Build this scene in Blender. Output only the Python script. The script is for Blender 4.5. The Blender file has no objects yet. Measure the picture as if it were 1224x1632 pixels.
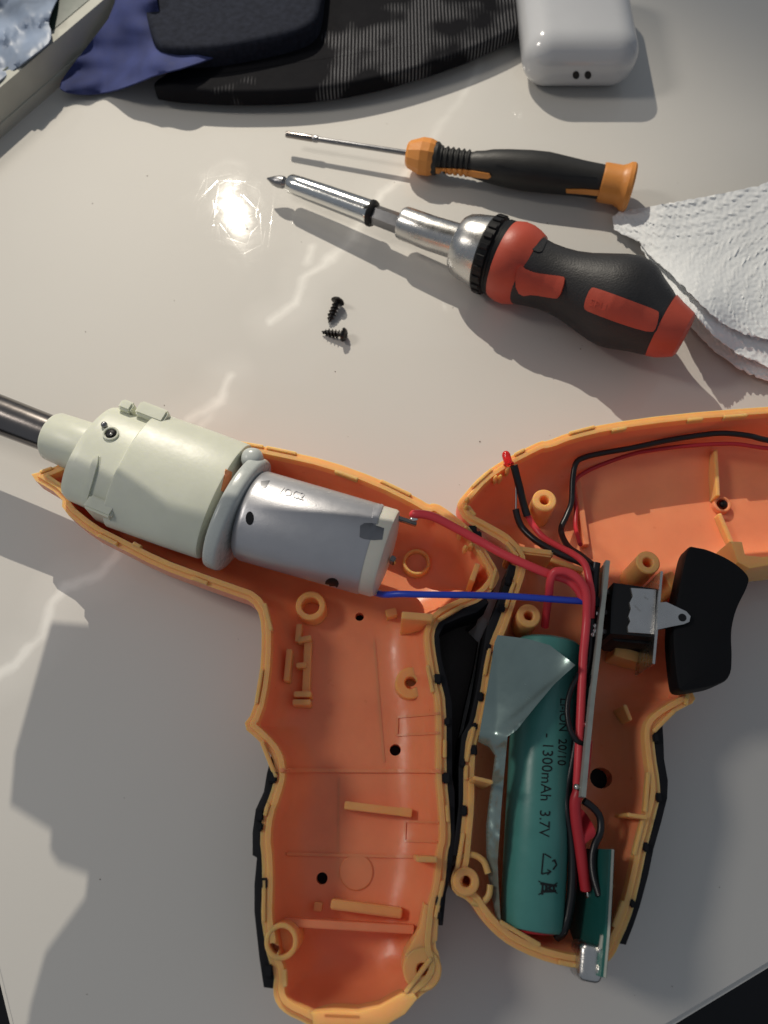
import bpy, bmesh, math, random
import numpy as np
from mathutils import Vector, Matrix, noise
from mathutils.geometry import delaunay_2d_cdt
from mathutils.bvhtree import BVHTree
random.seed(7)
SC = bpy.context.scene
COL = SC.collection
# 1 unit = 1 cm.  The table top is z = 0.
# ---------------------------------------------------------------- camera
H, TILT, F = 21.6, math.radians(23.0), 1233.0
cam = bpy.data.cameras.new('camera')
cam.sensor_fit = 'VERTICAL'; cam.sensor_height = 36.0; cam.lens = 36.0 * F / 1632.0
cam.clip_start = 0.5; cam.clip_end = 2000
cam.dof.use_dof = True; cam.dof.focus_distance = 21.0; cam.dof.aperture_fstop = 0.17
camo = bpy.data.objects.new('camera', cam); COL.objects.link(camo)
camo.location = (0, 0, H); camo.rotation_euler = (TILT, 0, 0)
SC.camera = camo
# ---------------------------------------------------------------- world, lamps, exposure
world = bpy.data.worlds.new('World'); SC.world = world; world.use_nodes = True
bgn = world.node_tree.nodes['Background']
bgn.inputs[0].default_value = (0.80, 0.88, 1.0, 1); bgn.inputs[1].default_value = 0.225
SC.view_settings.view_transform = 'Standard'; SC.view_settings.look = 'None'
SC.view_settings.exposure = 0.0; SC.view_settings.gamma = 1.0
SC.render.engine = 'CYCLES'
SC.cycles.max_bounces = 8
LAMP = Vector((-15.4, 60.1, 40.0))
def lamp(name, kind, loc, target, energy, color, **kw):
    l = bpy.data.lights.new(name, kind); l.energy = energy; l.color = color
    for k, v in kw.items(): setattr(l, k, v)
    o = bpy.data.objects.new(name, l); COL.objects.link(o); o.location = loc
    o.rotation_euler = (Vector(target) - Vector(loc)).to_track_quat('-Z', 'Y').to_euler()
    return o
lamp('torch_light', 'SPOT', LAMP, (-0.5, 8.5, 0), 136000, (1.0, 0.915, 0.78),
     spot_size=math.radians(52), spot_blend=1.0, shadow_soft_size=0.16)
lamp('ceiling_light', 'AREA', (-85, 30, 80), (0, 5, 0), 32000, (1.0, 0.93, 0.84), size=24, shape='DISK')

# ---------------------------------------------------------------- helpers
ct, st = math.cos(TILT), math.sin(TILT)
def P(px, py, z=0.0):
    u, v = (px - 612) / F, (py - 816) / F
    t = (H - z) / (ct + v * st)
    return Vector((u * t, (st - v * ct) * t, z))
def S(px, py, z=0.0):                       # cm per photo pixel there
    return (H - z) / (ct + (py - 816) / F * st) / F
def lin(c):
    return tuple(((x / 255) / 12.92 if x / 255 <= 0.04045 else ((x / 255 + 0.055) / 1.055) ** 2.4) for x in c)

def mat(name, col, rough=0.5, metal=0.0, var=0.06, vscale=1.2, bump=0.0, bscale=20.0, coat=0.0, sss=0.0,
        sssr=(0.3, 0.12, 0.05), rvar=0.08, trans=0.0, ior=1.45, spec=0.5):
    m = bpy.data.materials.new(name); m.use_nodes = True
    nt = m.node_tree; N = nt.nodes; L = nt.links; b = N['Principled BSDF']
    tc = N.new('ShaderNodeTexCoord')
    nz = N.new('ShaderNodeTexNoise'); nz.inputs['Scale'].default_value = vscale; nz.inputs['Detail'].default_value = 6
    L.new(tc.outputs['Object'], nz.inputs['Vector'])
    rp = N.new('ShaderNodeValToRGB')
    rp.color_ramp.elements[0].position = 0.3; rp.color_ramp.elements[1].position = 0.7
    c = np.array(col)
    rp.color_ramp.elements[0].color = (*np.clip(c * (1 - var), 0, 1), 1); rp.color_ramp.elements[1].color = (*np.clip(c * (1 + var), 0, 1), 1)
    L.new(nz.outputs['Fac'], rp.inputs['Fac']); L.new(rp.outputs['Color'], b.inputs['Base Color'])
    mr = N.new('ShaderNodeMapRange'); mr.inputs['To Min'].default_value = max(0.02, rough - rvar); mr.inputs['To Max'].default_value = min(1, rough + rvar)
    n2 = N.new('ShaderNodeTexNoise'); n2.inputs['Scale'].default_value = vscale * 4; n2.inputs['Detail'].default_value = 4
    L.new(tc.outputs['Object'], n2.inputs['Vector'])
    L.new(n2.outputs['Fac'], mr.inputs['Value']); L.new(mr.outputs['Result'], b.inputs['Roughness'])
    b.inputs['Metallic'].default_value = metal; b.inputs['Coat Weight'].default_value = coat
    b.inputs['Coat Roughness'].default_value = 0.1; b.inputs['IOR'].default_value = ior
    b.inputs['Specular IOR Level'].default_value = spec
    b.inputs['Transmission Weight'].default_value = trans
    if sss:
        b.inputs['Subsurface Weight'].default_value = sss; b.inputs['Subsurface Radius'].default_value = sssr
        b.inputs['Subsurface Scale'].default_value = 1.0
    if bump:
        n3 = N.new('ShaderNodeTexNoise'); n3.inputs['Scale'].default_value = bscale; n3.inputs['Detail'].default_value = 5
        L.new(tc.outputs['Object'], n3.inputs['Vector'])
        bp = N.new('ShaderNodeBump'); bp.inputs['Strength'].default_value = 1.0; bp.inputs['Distance'].default_value = bump
        L.new(n3.outputs['Fac'], bp.inputs['Height']); L.new(bp.outputs['Normal'], b.inputs['Normal'])
    return m

W = {}
def thing(name, label, cat, loc, group=None):
    o = bpy.data.objects.new(name, None); COL.objects.link(o); o.location = loc
    o.empty_display_size = 0.5
    o['label'] = label; o['category'] = cat
    if group: o['group'] = group
    W[o.name] = Vector(loc); return o
def tag(o, label, cat, group=None):
    o['label'] = label; o['category'] = cat
    if group: o['group'] = group
    return o
def finish(bm, ang):
    bmesh.ops.recalc_face_normals(bm, faces=bm.faces)
    for f in bm.faces: f.smooth = True
    a = math.radians(ang)
    for e in bm.edges:
        if len(e.link_faces) == 2 and e.calc_face_angle(0) > a: e.smooth = False
def obj(name, bm, m, parent=None, ang=35, label=None, kind=None, recalc=True):
    if recalc: finish(bm, ang)
    me = bpy.data.meshes.new(name)
    if parent is not None: org = W[parent.name]
    else:
        co = np.array([v.co for v in bm.verts]); lo, hi = co.min(0), co.max(0)
        org = Vector(((lo[0] + hi[0]) / 2, (lo[1] + hi[1]) / 2, lo[2]))
    bmesh.ops.translate(bm, verts=bm.verts, vec=-org)
    bm.to_mesh(me); bm.free(); me.materials.append(m)
    o = bpy.data.objects.new(name, me); COL.objects.link(o)
    if parent is not None: o.parent = parent
    else: o.location = org
    W[o.name] = org
    if label: o['label'] = label
    if kind: o['kind'] = kind
    return o
def merge(bm, other):
    me = bpy.data.meshes.new('tmp'); other.to_mesh(me); other.free(); bm.from_mesh(me); bpy.data.meshes.remove(me)
def lathe(stn, seg=48, caps=(True, True)):
    """stn: list of (centre Vector, radius); the axis direction is taken locally from first to last centre"""
    bm = bmesh.new(); c0, c1 = stn[0][0], stn[-1][0]
    ax = (c1 - c0).normalized() if (c1 - c0).length > 1e-6 else Vector((0, 0, 1))
    up = Vector((0, 0, 1)) if abs(ax.z) < 0.9 else Vector((0, 1, 0))
    e1 = (up - ax * up.dot(ax)).normalized(); e2 = ax.cross(e1)
    rings = []
    for c, r in stn:
        rings.append([bm.verts.new(c + (e1 * math.cos(2 * math.pi * k / seg) + e2 * math.sin(2 * math.pi * k / seg)) * max(r, 1e-4)) for k in range(seg)])
    for a, b in zip(rings, rings[1:]):
        for k in range(seg):
            bm.faces.new((a[k], a[(k + 1) % seg], b[(k + 1) % seg], b[k]))
    if caps[0]: bm.faces.new(rings[0][::-1])
    if caps[1]: bm.faces.new(rings[-1])
    return bm
def plathe(st_px, seg=48, caps=(True, True)):
    """stations (px, py, z, radius_px)"""
    return lathe([(P(x, y, z), r * S(x, y, z)) for x, y, z, r in st_px], seg, caps)
def vlathe(x, y, prof, seg=32):
    """closed profile of (r, z) about a vertical axis"""
    bm = bmesh.new(); rings = []
    for r, z in prof:
        rings.append([bm.verts.new((x + r * math.cos(2 * math.pi * k / seg), y + r * math.sin(2 * math.pi * k / seg), z)) for k in range(seg)])
    n = len(rings)
    for i in range(n):
        a, b = rings[i], rings[(i + 1) % n]
        for k in range(seg): bm.faces.new((a[k], a[(k + 1) % seg], b[(k + 1) % seg], b[k]))
    return bm
def catmull(pts, n=8):
    out = []
    pts = [Vector(p) for p in pts]
    q = [pts[0] * 2 - pts[1]] + pts + [pts[-1] * 2 - pts[-2]]
    for i in range(1, len(q) - 2):
        p0, p1, p2, p3 = q[i - 1:i + 3]
        for k in range(n):
            t = k / n
            out.append(0.5 * ((2 * p1) + (-p0 + p2) * t + (2 * p0 - 5 * p1 + 4 * p2 - p3) * t * t + (-p0 + 3 * p1 - 3 * p2 + p3) * t ** 3))
    out.append(pts[-1].copy()); return out
def tube(pts, r, seg=12, n=8, taper=None):
    c = catmull(pts, n); bm = bmesh.new(); rings = []
    t = (c[1] - c[0]).normalized(); e = t.orthogonal().normalized()
    for i, p in enumerate(c):
        d = (c[min(i + 1, len(c) - 1)] - c[max(i - 1, 0)]).normalized()
        e = (e - d * e.dot(d)).normalized(); f = d.cross(e)
        rr = r if taper is None else r * taper(i / (len(c) - 1))
        rings.append([bm.verts.new(p + (e * math.cos(2 * math.pi * k / seg) + f * math.sin(2 * math.pi * k / seg)) * rr) for k in range(seg)])
    for a, b in zip(rings, rings[1:]):
        for k in range(seg): bm.faces.new((a[k], a[(k + 1) % seg], b[(k + 1) % seg], b[k]))
    bm.faces.new(rings[0][::-1]); bm.faces.new(rings[-1]); return bm
def ptube(pts, rpx, seg=12, n=8):
    m = pts[len(pts) // 2]
    return tube([P(*p) for p in pts], rpx * S(*m), seg, n)
def resample(poly, step, closed=True):
    poly = [np.array(p, float) for p in poly]; out = []
    n = len(poly)
    for i in range(n if closed else n - 1):
        a, b = poly[i], poly[(i + 1) % n]; L = np.linalg.norm(b - a); k = max(1, int(round(L / step)))
        for j in range(k): out.append(a + (b - a) * j / k)
    if not closed: out.append(poly[-1])
    return np.array(out)
def chaikin(poly, it=1, closed=True):
    p = np.array(poly, float)
    for _ in range(it):
        q = []
        n = len(p)
        for i in range(n if closed else n - 1):
            a, b = p[i], p[(i + 1) % n]; q += [a * .75 + b * .25, a * .25 + b * .75]
        if not closed: q = [p[0]] + q + [p[-1]]
        p = np.array(q)
    return p
def dist_poly(pts, poly):
    A = poly; B = np.roll(poly, -1, 0); d = np.full(len(pts), 1e9)
    for a, b in zip(A, B):
        ab = b - a; t = np.clip(((pts - a) @ ab) / max(ab @ ab, 1e-12), 0, 1)
        d = np.minimum(d, np.linalg.norm(pts - (a + t[:, None] * ab), axis=1))
    return d
def inside(pts, poly):
    x, y = pts[:, 0], pts[:, 1]; r = np.zeros(len(pts), bool)
    for a, b in zip(poly, np.roll(poly, -1, 0)):
        c = ((a[1] > y) != (b[1] > y))
        with np.errstate(divide='ignore', invalid='ignore'):
            xi = (b[0] - a[0]) * (y - a[1]) / (b[1] - a[1]) + a[0]
        r ^= c & (x < xi)
    return r
def tri(poly, step, extra=None, grid=True, hole_polys=()):
    """triangulate a polygon with interior points -> verts (n,2), faces"""
    bnd = np.array(poly); pts = [bnd]
    edges = [(i, (i + 1) % len(bnd)) for i in range(len(bnd))]
    k = len(bnd)
    for h in hole_polys:
        h = np.array(h); edges += [(k + i, k + (i + 1) % len(h)) for i in range(len(h))]; k += len(h); pts.append(h)
    if extra is not None and len(extra): pts.append(extra)
    if grid:
        lo, hi = bnd.min(0), bnd.max(0)
        g = np.array([(x + (step / 2 if j % 2 else 0), y) for j, y in enumerate(np.arange(lo[1], hi[1], step * 0.866)) for x in np.arange(lo[0], hi[0], step)])
        if len(g):
            g = g[inside(g, bnd)]
            if len(g): g = g[dist_poly(g, bnd) > step * (0.55 if extra is None else 0.0) + 1e-6]
            if extra is not None and len(g):
                pass
            if len(g): pts.append(g)
    allp = np.concatenate(pts)
    vs, es, fs, ov, oe, of = delaunay_2d_cdt([Vector(p) for p in allp], edges, [], 1, 1e-6)
    v = np.array([tuple(p) for p in vs]); fs = [list(f) for f in fs]
    cen = np.array([v[f].mean(0) for f in fs])
    keep = inside(cen, bnd)
    for h in hole_polys: keep &= ~inside(cen, np.array(h))
    return v, [f for f, q in zip(fs, keep) if q]
def solid(top, bot, faces):
    """closed solid between two vertex lists sharing the same triangles"""
    bm = bmesh.new(); a = [bm.verts.new(p) for p in top]; b = [bm.verts.new(p) for p in bot]
    cnt = {}
    for f in faces:
        try: bm.faces.new([a[i] for i in f]); bm.faces.new([b[i] for i in f[::-1]])
        except ValueError: continue
        for i in range(len(f)):
            e = (f[i], f[(i + 1) % len(f)]); cnt[e] = cnt.get(e, 0) + 1
    for (i, j) in list(cnt):
        if (j, i) not in cnt:
            try: bm.faces.new((a[j], a[i], b[i], b[j]))
            except ValueError: pass
    loose = [v for v in bm.verts if not v.link_faces]
    bmesh.ops.delete(bm, geom=loose, context='VERTS')
    return bm
def sheet(poly_px, zf, step=6, th=0.03, smooth=1):
    """curved sheet of real thickness over a photo-pixel outline; zf(px, py) gives its height"""
    pl = chaikin(poly_px, smooth) if smooth else np.array(poly_px, float)
    pl = resample(pl, step); v, f = tri(pl, step)
    top = [P(x, y, zf(x, y)) for x, y in v]
    return solid(top, [p - Vector((0, 0, th)) for p in top], f)
def prism(pts, z0, z1, bevel=0.0, seg=2):
    """pts: world xy"""
    bm = bmesh.new()
    a = [bm.verts.new((p[0], p[1], z0)) for p in pts]; b = [bm.verts.new((p[0], p[1], z1)) for p in pts]
    n = len(pts)
    bm.faces.new(a[::-1]); top = bm.faces.new(b)
    for i in range(n): bm.faces.new((a[i], a[(i + 1) % n], b[(i + 1) % n], b[i]))
    if bevel: 
        bmesh.ops.recalc_face_normals(bm, faces=bm.faces)
        bmesh.ops.bevel(bm, geom=[e for e in bm.edges if abs(e.verts[0].co.z - e.verts[1].co.z) < 1e-6 and e.verts[0].co.z > (z0 + z1) / 2], offset=bevel, segments=seg, affect='EDGES', profile=0.6)
    return bm
def pprism(px, z0, z1, bevel=0.0, zref=None):
    zr = z1 if zref is None else zref
    return prism([P(x, y, zr)[:2] for x, y in px], z0, z1, bevel)
def bar(a, b, wpx, z0, z1, bevel=0.02):
    """bar between two photo pixels (top at z1)"""
    A, B = P(*a, z1), P(*b, z1); w = wpx * S(*a, z1) / 2
    d = (B - A).normalized(); n = Vector((-d.y, d.x, 0)) * w
    bm = prism([(A + n)[:2], (A - n)[:2], (B - n)[:2], (B + n)[:2]], z0, z1)
    if bevel: 
        bmesh.ops.recalc_face_normals(bm, faces=bm.faces)
        bmesh.ops.bevel(bm, geom=list(bm.edges), offset=bevel, segments=2, affect='EDGES')
    return bm
def obox(c, ax, ay, az, bevel=0.0, seg=2):
    """box: centre and three half-extent vectors"""
    bm = bmesh.new(); vs = {}
    for i in (-1, 1):
        for j in (-1, 1):
            for k in (-1, 1): vs[i, j, k] = bm.verts.new(Vector(c) + Vector(ax) * i + Vector(ay) * j + Vector(az) * k)
    for q in ([(-1, -1, -1), (-1, 1, -1), (1, 1, -1), (1, -1, -1)], [(-1, -1, 1), (1, -1, 1), (1, 1, 1), (-1, 1, 1)],
              [(-1, -1, -1), (1, -1, -1), (1, -1, 1), (-1, -1, 1)], [(-1, 1, -1), (-1, 1, 1), (1, 1, 1), (1, 1, -1)],
              [(-1, -1, -1), (-1, -1, 1), (-1, 1, 1), (-1, 1, -1)], [(1, -1, -1), (1, 1, -1), (1, 1, 1), (1, -1, 1)]):
        bm.faces.new([vs[t] for t in q])
    bmesh.ops.recalc_face_normals(bm, faces=bm.faces)
    if bevel: bmesh.ops.bevel(bm, geom=list(bm.edges), offset=bevel, segments=seg, affect='EDGES')
    return bm
def sphere(c, r, sx=1, sy=1, sz=1, seg=16):
    bm = bmesh.new(); bmesh.ops.create_uvsphere(bm, u_segments=seg, v_segments=seg // 2 + 2, radius=r)
    bmesh.ops.scale(bm, verts=bm.verts, vec=(sx, sy, sz)); bmesh.ops.translate(bm, verts=bm.verts, vec=c); return bm
def flat(bm, zc, k):
    for v in bm.verts: v.co.z = zc + (v.co.z - zc) * k
    return bm
def rbox(c, h, r, cuts=14):
    """rounded box with half extents h and edge radius r"""
    bm = bmesh.new(); bmesh.ops.create_cube(bm, size=2)
    bmesh.ops.subdivide_edges(bm, edges=bm.edges, cuts=cuts, use_grid_fill=True)
    h = np.array(h)
    for v in bm.verts:
        p = np.array(v.co)
        p = np.sign(p) * (1 - (1 - np.abs(p)) ** 1.0) * h
        q = np.clip(p, -(h - r), h - r); d = p - q; L = np.linalg.norm(d)
        if L > 1e-9: p = q + d / L * r
        v.co = Vector(p) + Vector(c)
    return bm
def bvh(*obs):
    vs, fs = [], []
    for o in obs:
        k = len(vs); w = W[o.name]
        vs += [v.co + w for v in o.data.vertices]; fs += [[i + k for i in p.vertices] for p in o.data.polygons]
    return BVHTree.FromPolygons(vs, fs)
CAM = Vector((0, 0, H))
def hit(tree, px, py):
    d = (P(px, py, 0) - CAM).normalized()
    loc, n, i, dist = tree.ray_cast(CAM, d)
    if loc is None: return None, None
    if n.dot(d) > 0: n = -n
    return loc, n
def inlay(tree, poly_px, out=0.03, sink=0.05, step=3, smooth=1, holes=()):
    """raised piece that follows a built surface"""
    pl = chaikin(poly_px, smooth) if smooth else np.array(poly_px, float)
    pl = resample(pl, step); v, f = tri(pl, step)
    return conform(tree, v, f, out, sink)
def conform(tree, v, f, out, sink):
    T, B, ok = [], [], []
    last = None
    for x, y in v:
        l, n = hit(tree, x, y)
        if l is None: T.append(Vector()); B.append(Vector()); ok.append(False); continue
        T.append(l + n * out); B.append(l - n * sink); ok.append(True)
    f = [q for q in f if all(ok[i] for i in q)]
    return solid(T, B, f)
def circ(x, y, r, n=20, ry=None, a0=0):
    ry = r if ry is None else ry
    return [(x + r * math.cos(a0 + 2 * math.pi * k / n), y + ry * math.sin(a0 + 2 * math.pi * k / n)) for k in range(n)]
def text_mesh(s, size=1.0, bold=0.0):
    cu = bpy.data.curves.new('lettering', 'FONT'); cu.body = s; cu.size = size; cu.offset = bold; cu.resolution_u = 3
    o = bpy.data.objects.new('lettering', cu); COL.objects.link(o)
    bpy.context.view_layer.update()
    dg = bpy.context.evaluated_depsgraph_get(); ev = o.evaluated_get(dg); me = ev.to_mesh()
    v = np.array([tuple(q.co[:2]) for q in me.vertices]); f = [list(p.vertices) for p in me.polygons]
    ev.to_mesh_clear(); bpy.data.objects.remove(o); bpy.data.curves.remove(cu)
    return v, f
def text_on(tree, s, px, py, size, ang, out=0.012, sink=0.004, bold=0.0, sx=1.0):
    v, f = text_mesh(s, 1.0, bold); c, q = math.cos(ang), math.sin(ang)
    v = v * size; v[:, 0] *= sx
    w = np.stack([px + v[:, 0] * c + v[:, 1] * q, py + v[:, 0] * q - v[:, 1] * c], 1)
    return conform(tree, w, f, out, sink)

# ---------------------------------------------------------------- materials
M = {}
M['orange'] = mat('orange_plastic', (0.96, 0.30, 0.14), 0.34, var=0.07, vscale=0.9, rvar=0.15, bump=0.005, bscale=5, sss=0.4, sssr=(0.45, 0.14, 0.06))
M['edge'] = mat('lit_orange_plastic', (0.97, 0.45, 0.16), 0.38, var=0.05, vscale=1.5, bump=0.004, bscale=6, sss=0.7, sssr=(0.45, 0.22, 0.07))  # same orange plastic, coloured paler for the lit look of rims, posts and ribs
M['rubber'] = mat('black_rubber', (0.009, 0.009, 0.011), 0.6, bump=0.006, bscale=30, spec=0.25)
M['rubber2'] = mat('grip_black_rubber', (0.028, 0.028, 0.030), 0.5, bump=0.012, bscale=16, var=0.15, spec=0.4)
M['nylon'] = mat('pale_nylon', (0.66, 0.675, 0.565), 0.38, var=0.04, bump=0.003, bscale=8, sss=0.2, sssr=(0.2, 0.2, 0.12))
M['nylon2'] = mat('grey_nylon', (0.50, 0.53, 0.51), 0.28, var=0.05, bump=0.004, bscale=6, sss=0.1, sssr=(0.2, 0.2, 0.2))
M['motor'] = mat('zinc_steel', (0.47, 0.47, 0.49), 0.36, metal=0.55, var=0.04, vscale=1.2, bump=0.003, bscale=26)
M['endcap'] = mat('ivory_plastic', (0.66, 0.63, 0.54), 0.42, sss=0.1)
M['chrome'] = mat('chrome', (0.72, 0.72, 0.70), 0.16, metal=1.0, var=0.03, rvar=0.05, bump=0.002, bscale=12)
M['satin'] = mat('satin_steel', (0.60, 0.59, 0.57), 0.28, metal=1.0, var=0.10, bump=0.003, bscale=25)
M['darksteel'] = mat('dark_steel', (0.22, 0.20, 0.19), 0.22, metal=1.0, var=0.05, rvar=0.04, bump=0.0006, bscale=10)
M['greysteel'] = mat('grey_steel', (0.26, 0.26, 0.27), 0.34, metal=1.0, var=0.08)
M['red'] = mat('red_plastic', (0.50, 0.078, 0.045), 0.45, var=0.06, bump=0.004, bscale=14)
M['amber'] = mat('amber_plastic', (0.68, 0.27, 0.06), 0.40, var=0.06, bump=0.004, bscale=10, sss=0.1, sssr=(.2, .08, .03))
M['grip'] = mat('dark_grip', (0.018, 0.018, 0.018), 0.5, bump=0.006, bscale=24, var=0.15)
M['black'] = mat('black_plastic', (0.010, 0.010, 0.011), 0.45, bump=0.003, bscale=20, spec=0.3)
M['trig'] = mat('trigger_black', (0.006, 0.006, 0.007), 0.55, bump=0.004, bscale=14, spec=0.2)
M['screw'] = mat('black_oxide', (0.035, 0.033, 0.032), 0.36, metal=0.8, var=0.2, vscale=6)
M['teal'] = mat('teal_sleeve', (0.075, 0.27, 0.235), 0.34, var=0.08, bump=0.004, bscale=4)
M['film'] = mat('teal_film', (0.25, 0.33, 0.31), 0.24, metal=0.6, var=0.08, vscale=1.2, bump=0.003, bscale=2.0)
M['brown'] = mat('dark_brown_rubber', (0.035, 0.028, 0.025), 0.6, bump=0.006, bscale=20, spec=0.3)
M['ink'] = mat('black_ink', (0.008, 0.010, 0.010), 0.55)
M['pcb'] = mat('green_board', (0.012, 0.085, 0.075), 0.32, var=0.1)
M['pcbedge'] = mat('grey_board', (0.30, 0.32, 0.29), 0.5, var=0.1, vscale=3)
M['solder'] = mat('solder', (0.80, 0.79, 0.74), 0.2, metal=1.0)
M['wred'] = mat('red_wire', (0.78, 0.06, 0.075), 0.34, var=0.05)
M['wdred'] = mat('dark_red_wire', (0.50, 0.025, 0.035), 0.4)
M['wblack'] = mat('black_wire', (0.010, 0.010, 0.012), 0.34)
M['wblue'] = mat('blue_wire', (0.025, 0.07, 0.55), 0.36)
M['led'] = mat('red_led', (0.85, 0.03, 0.03), 0.12, trans=0.55, var=0.03)
M['case'] = mat('white_gloss', (0.53, 0.54, 0.56), 0.14, var=0.01, coat=0.4, sss=0.05, sssr=(.2, .2, .2))
M['box'] = mat('white_card', (0.46, 0.46, 0.40), 0.6, var=0.05, bump=0.004, bscale=14)
M['green'] = mat('dark_green_print', (0.035, 0.06, 0.045), 0.4)
M['pack'] = mat('blue_white_film', (0.20, 0.25, 0.34), 0.45, var=0.5, vscale=0.4, bump=0.008, bscale=0.8)
M['navy'] = mat('navy_cloth', (0.03, 0.042, 0.145), 0.85, var=0.25, vscale=1.0, bump=0.01, bscale=30)
M['pad'] = mat('dark_navy_pad', (0.018, 0.021, 0.032), 0.8, var=0.25, vscale=5, bump=0.012, bscale=40, spec=0.1)
M['floor'] = mat('dark_floor', (0.006, 0.006, 0.008), 0.7)
M['stand'] = mat('dark_stand', (0.03, 0.03, 0.03), 0.6)

# ---------------------------------------------------------------- setting: floor and table
bm = bmesh.new()
for v in [(-400, -400), (400, -400), (400, 400), (-400, 400)]: bm.verts.new((v[0], v[1], -74))
bm.faces.new(bm.verts); obj('floor', bm, M['floor'], kind='structure')

def table_mat():
    m = bpy.data.materials.new('marble_gloss'); m.use_nodes = True
    nt = m.node_tree; N = nt.nodes; L = nt.links; b = N['Principled BSDF']
    geo = N.new('ShaderNodeNewGeometry')
    nz = N.new('ShaderNodeTexNoise'); nz.inputs['Scale'].default_value = 0.9; nz.inputs['Detail'].default_value = 5
    L.new(geo.outputs['Position'], nz.inputs['Vector'])
    def vm(op, a=None, bb=None, s=None):
        n = N.new('ShaderNodeVectorMath'); n.operation = op
        for i, q in enumerate((a, bb)):
            if q is None: continue
            if isinstance(q, (tuple, Vector)): n.inputs[i].default_value = q
            else: L.new(q, n.inputs[i])
        if s is not None:
            if isinstance(s, float): n.inputs['Scale'].default_value = s
            else: L.new(s, n.inputs['Scale'])
        return n
    def ma(op, a, bb=None, c=None, clamp=False):
        n = N.new('ShaderNodeMath'); n.operation = op; n.use_clamp = clamp
        for i, q in enumerate((a, bb, c)):
            if q is None: continue
            if isinstance(q, (int, float)): n.inputs[i].default_value = q
            else: L.new(q, n.inputs[i])
        return n.outputs[0]
    off = vm('SCALE', vm('SUBTRACT', nz.outputs['Color'], (0.5, 0.5, 0.5)).outputs[0], s=0.55)
    p = vm('ADD', geo.outputs['Position'], off.outputs[0]).outputs[0]
    p = vm('MULTIPLY', p, (1, 1, 0)).outputs[0]
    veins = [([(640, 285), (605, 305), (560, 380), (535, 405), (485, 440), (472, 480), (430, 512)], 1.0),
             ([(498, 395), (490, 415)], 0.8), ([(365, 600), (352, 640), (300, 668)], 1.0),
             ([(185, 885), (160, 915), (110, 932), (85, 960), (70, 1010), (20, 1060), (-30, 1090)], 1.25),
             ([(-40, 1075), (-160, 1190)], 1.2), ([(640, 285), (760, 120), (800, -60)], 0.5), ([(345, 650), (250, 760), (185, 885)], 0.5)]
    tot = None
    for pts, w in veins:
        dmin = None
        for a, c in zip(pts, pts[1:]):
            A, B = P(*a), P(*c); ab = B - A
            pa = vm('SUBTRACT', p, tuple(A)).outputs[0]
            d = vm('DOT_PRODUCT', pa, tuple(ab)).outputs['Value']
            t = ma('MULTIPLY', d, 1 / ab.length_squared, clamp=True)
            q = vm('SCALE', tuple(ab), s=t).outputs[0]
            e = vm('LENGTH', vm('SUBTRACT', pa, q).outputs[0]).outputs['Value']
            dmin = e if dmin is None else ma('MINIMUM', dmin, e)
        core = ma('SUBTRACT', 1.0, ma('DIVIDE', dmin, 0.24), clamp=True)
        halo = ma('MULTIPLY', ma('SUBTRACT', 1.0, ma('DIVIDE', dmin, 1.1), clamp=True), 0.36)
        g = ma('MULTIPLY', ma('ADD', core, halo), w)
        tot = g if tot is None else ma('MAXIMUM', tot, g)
    n2 = N.new('ShaderNodeTexNoise'); n2.inputs['Scale'].default_value = 0.6; n2.inputs['Detail'].default_value = 4
    L.new(geo.outputs['Position'], n2.inputs['Vector'])
    brk = ma('MULTIPLY', tot, ma('MULTIPLY_ADD', n2.outputs['Fac'], 1.6, -0.1, clamp=True), clamp=True)
    n4 = N.new('ShaderNodeTexNoise'); n4.inputs['Scale'].default_value = 0.12; n4.inputs['Detail'].default_value = 5
    L.new(geo.outputs['Position'], n4.inputs['Vector'])
    base = N.new('ShaderNodeMix'); base.data_type = 'RGBA'
    base.inputs['A'].default_value = (0.60, 0.58, 0.54, 1); base.inputs['B'].default_value = (0.655, 0.635, 0.595, 1)
    L.new(n4.outputs['Fac'], base.inputs['Factor'])
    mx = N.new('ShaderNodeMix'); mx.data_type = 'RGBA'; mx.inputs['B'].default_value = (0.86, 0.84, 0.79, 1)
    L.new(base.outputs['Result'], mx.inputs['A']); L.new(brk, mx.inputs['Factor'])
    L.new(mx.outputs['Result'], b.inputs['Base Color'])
    # polish: fine wipe scratches as straight hairlines
    h = None
    for sc, rot, wd in ((0.9, 0.3, 0.006), (1.7, 1.4, 0.008), (0.5, 2.2, 0.004)):
        mp = N.new('ShaderNodeMapping'); mp.inputs['Rotation'].default_value = (0, 0, rot); mp.inputs['Scale'].default_value = (1, 0.55, 1)
        L.new(geo.outputs['Position'], mp.inputs['Vector'])
        vo = N.new('ShaderNodeTexVoronoi'); vo.feature = 'DISTANCE_TO_EDGE'; vo.inputs['Scale'].default_value = sc
        L.new(mp.outputs['Vector'], vo.inputs['Vector'])
        q = ma('SUBTRACT', 1.0, ma('DIVIDE', vo.outputs['Distance'], wd * sc * 2.2), clamp=True)
        h = q if h is None else ma('ADD', h, q)
    n5 = N.new('ShaderNodeTexNoise'); n5.inputs['Scale'].default_value = 5; n5.inputs['Detail'].default_value = 3
    L.new(geo.outputs['Position'], n5.inputs['Vector'])
    hh = ma('ADD', ma('MULTIPLY', h, -0.12), ma('MULTIPLY', n5.outputs['Fac'], 0.22))
    bp = N.new('ShaderNodeBump'); bp.inputs['Strength'].default_value = 1; bp.inputs['Distance'].default_value = 0.0026
    L.new(hh, bp.inputs['Height']); L.new(bp.outputs['Normal'], b.inputs['Normal'])
    sm = N.new('ShaderNodeMapRange'); sm.inputs['From Min'].default_value = 0.35; sm.inputs['From Max'].default_value = 0.7; sm.inputs['To Min'].default_value = 0.03; sm.inputs['To Max'].default_value = 0.065
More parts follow.
